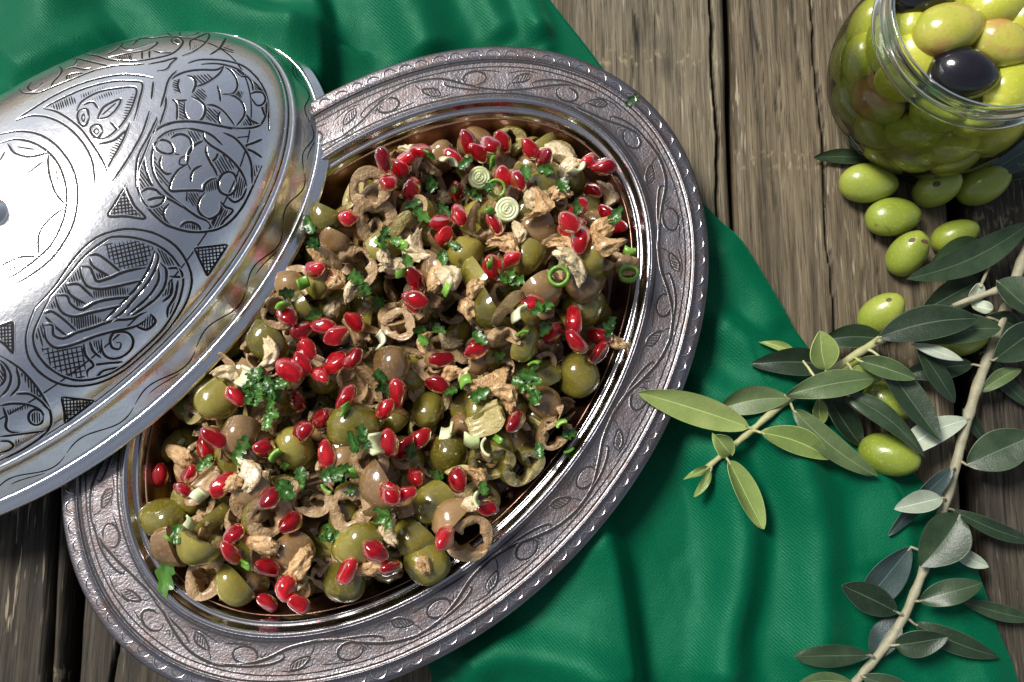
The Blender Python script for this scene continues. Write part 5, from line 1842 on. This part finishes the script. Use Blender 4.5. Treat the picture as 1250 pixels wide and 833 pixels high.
young = [
    (915, 522, 778, 479, 36, 'L', .020, .031), (966, 486, 877, 500, 32, 'M', .016, .010), (958, 483, 1068, 462, 32, 'M', .022, .024), (928, 528, 1014, 560, 30, 'L', .019, .012),
    (968, 500, 1071, 582, 29, 'M', .020, .016), (893, 556, 872, 530, 24, 'L', .020, .026), (889, 562, 931, 646, 30, 'L', .020, .013), (866, 572, 834, 586, 9, 'L', .018, .021), (868, 574, 847, 607, 10, 'L', .018, .015),
    (1008, 452, 1001, 404, 36, 'L', .024, .032), (1012, 446, 916, 445, 32, 'D', .013, .012), (975, 434, 926, 418, 10, 'L', .014, .012), (1072, 412, 1194, 389, 42, 'D', .026, .030),
    (1078, 414, 1000, 417, 28, 'D', .012, .010), (1048, 440, 1118, 463, 24, 'M', .026, .030), (1072, 434, 1148, 538, 34, 'D', .024, .026), (1034, 482, 1129, 558, 29, 'D', .021, .024),
    (1006, 478, 1052, 545, 34, 'D', .009, .004), (1000, 486, 1003, 518, 18, 'L', .014, .010), (1040, 452, 1074, 466, 22, 'L', .023, .020)]
sprig('olive_twig', 'young olive twig with yellow green leaves crossing the plate rim and green cloth',
      [([(1082, 411), (1040, 436), (990, 470), (962, 488), (918, 525), (890, 549), (868, 567), (852, 580)], .020, .018, 0.0019, 0.0011)], young, M['bark_young'], None)

woody = [
    (1180, 568, 1262, 532, 46, 'D', .014, .020), (1213, 440, 1276, 396, 42, 'D', .016, .020), (1217, 343, 1264, 384, 52, 'D', .020, .024), (1198, 478, 1246, 450, 18, 'M', .012, .010),
    (1150, 608, 1092, 622, 25, 'U', .018, .024), (1162, 572, 1085, 654, 24, 'S', .010, .006), (1172, 630, 1124, 692, 50, 'D', .022, .019), (1162, 622, 1264, 662, 18, 'D', .011, .006), (1160, 668, 1207, 692, 17, 'U', .012, .016),
    (1112, 668, 1050, 742, 40, 'S', .010, .006), (1096, 748, 1028, 715, 33, 'D', .016, .021), (1122, 734, 1199, 712, 28, 'D', .016, .021), (1172, 734, 1264, 757, 18, 'D', .006, .004), (1092, 788, 1157, 778, 30, 'D', .016, .020),
    (1116, 762, 1219, 802, 24, 'D', .010, .007), (1062, 800, 970, 802, 26, 'D', .016, .019), (1096, 756, 1064, 806, 30, 'S', .005, .003), (1052, 826, 1114, 842, 22, 'D', .015, .018), (1040, 834, 974, 836, 18, 'M', .014, .017),
    (1258, 272, 1108, 341, 36, 'D', .018, .020), (1204, 303, 1137, 321, 32, 'D', .011, .009), (1197, 342, 1124, 381, 36, 'D', .010, .008), (1198, 346, 1186, 368, 20, 'U', .016, .013), (1186, 372, 1212, 378, 18, 'U', .015, .018),
    (1203, 386, 1250, 399, 26, 'D', .015, .012), (1116, 418, 1222, 401, 36, 'D', .020, .022), (1182, 512, 1088, 562, 30, 'U', .014, .017), (1120, 424, 1166, 492, 27, 'D', .021, .016), (1112, 420, 1176, 440, 15, 'U', .024, .026), (1188, 445, 1100, 458, 27, 'D', .012, .008),
    (1195, 430, 1262, 500, 20, 'D', .006, .004), (1176, 500, 1205, 545, 16, 'D', .008, .004)]
sprig('olive_branch', 'woody olive branch with dark leaves running down over the wood and cloth',
      [([(1262, 285), (1240, 340), (1215, 412), (1192, 475), (1176, 530), (1163, 582), (1148, 632), (1124, 705), (1094, 770), (1050, 826), (1020, 862)], .012, .012, 0.0024, 0.0017),
       ([(1226, 352), (1195, 362), (1162, 374)], .018, .017, 0.0017, 0.0010), ([(1216, 300), (1205, 330), (1197, 350)], .014, .016, 0.0007, 0.0006)], woody, M['bark'], None)

sprig('leaf_sprig', 'short sprig of slate green olive leaves lying half under the jar',
      [([(1085, 196), (1110, 190), (1140, 185)], .003, .003, 0.0011, 0.0011)],
      [(1072, 202, 1017, 126, 42, 'S', .004, .014), (1086, 200, 994, 192, 18, 'D', .004, .004), (1066, 203, 1132, 222, 26, 'D', .003, .003)], M['bark'], None)
sprig('leaf_sprig', 'pair of dark olive leaves beside the right foot of the jar',
      [([(1270, 178), (1240, 198), (1215, 216)], .009, .008, 0.0012, 0.0009)],
      [(1268, 174, 1202, 213, 34, 'S', .018, .014), (1268, 196, 1220, 217, 34, 'D', .012, .010)], M['bark'], None)
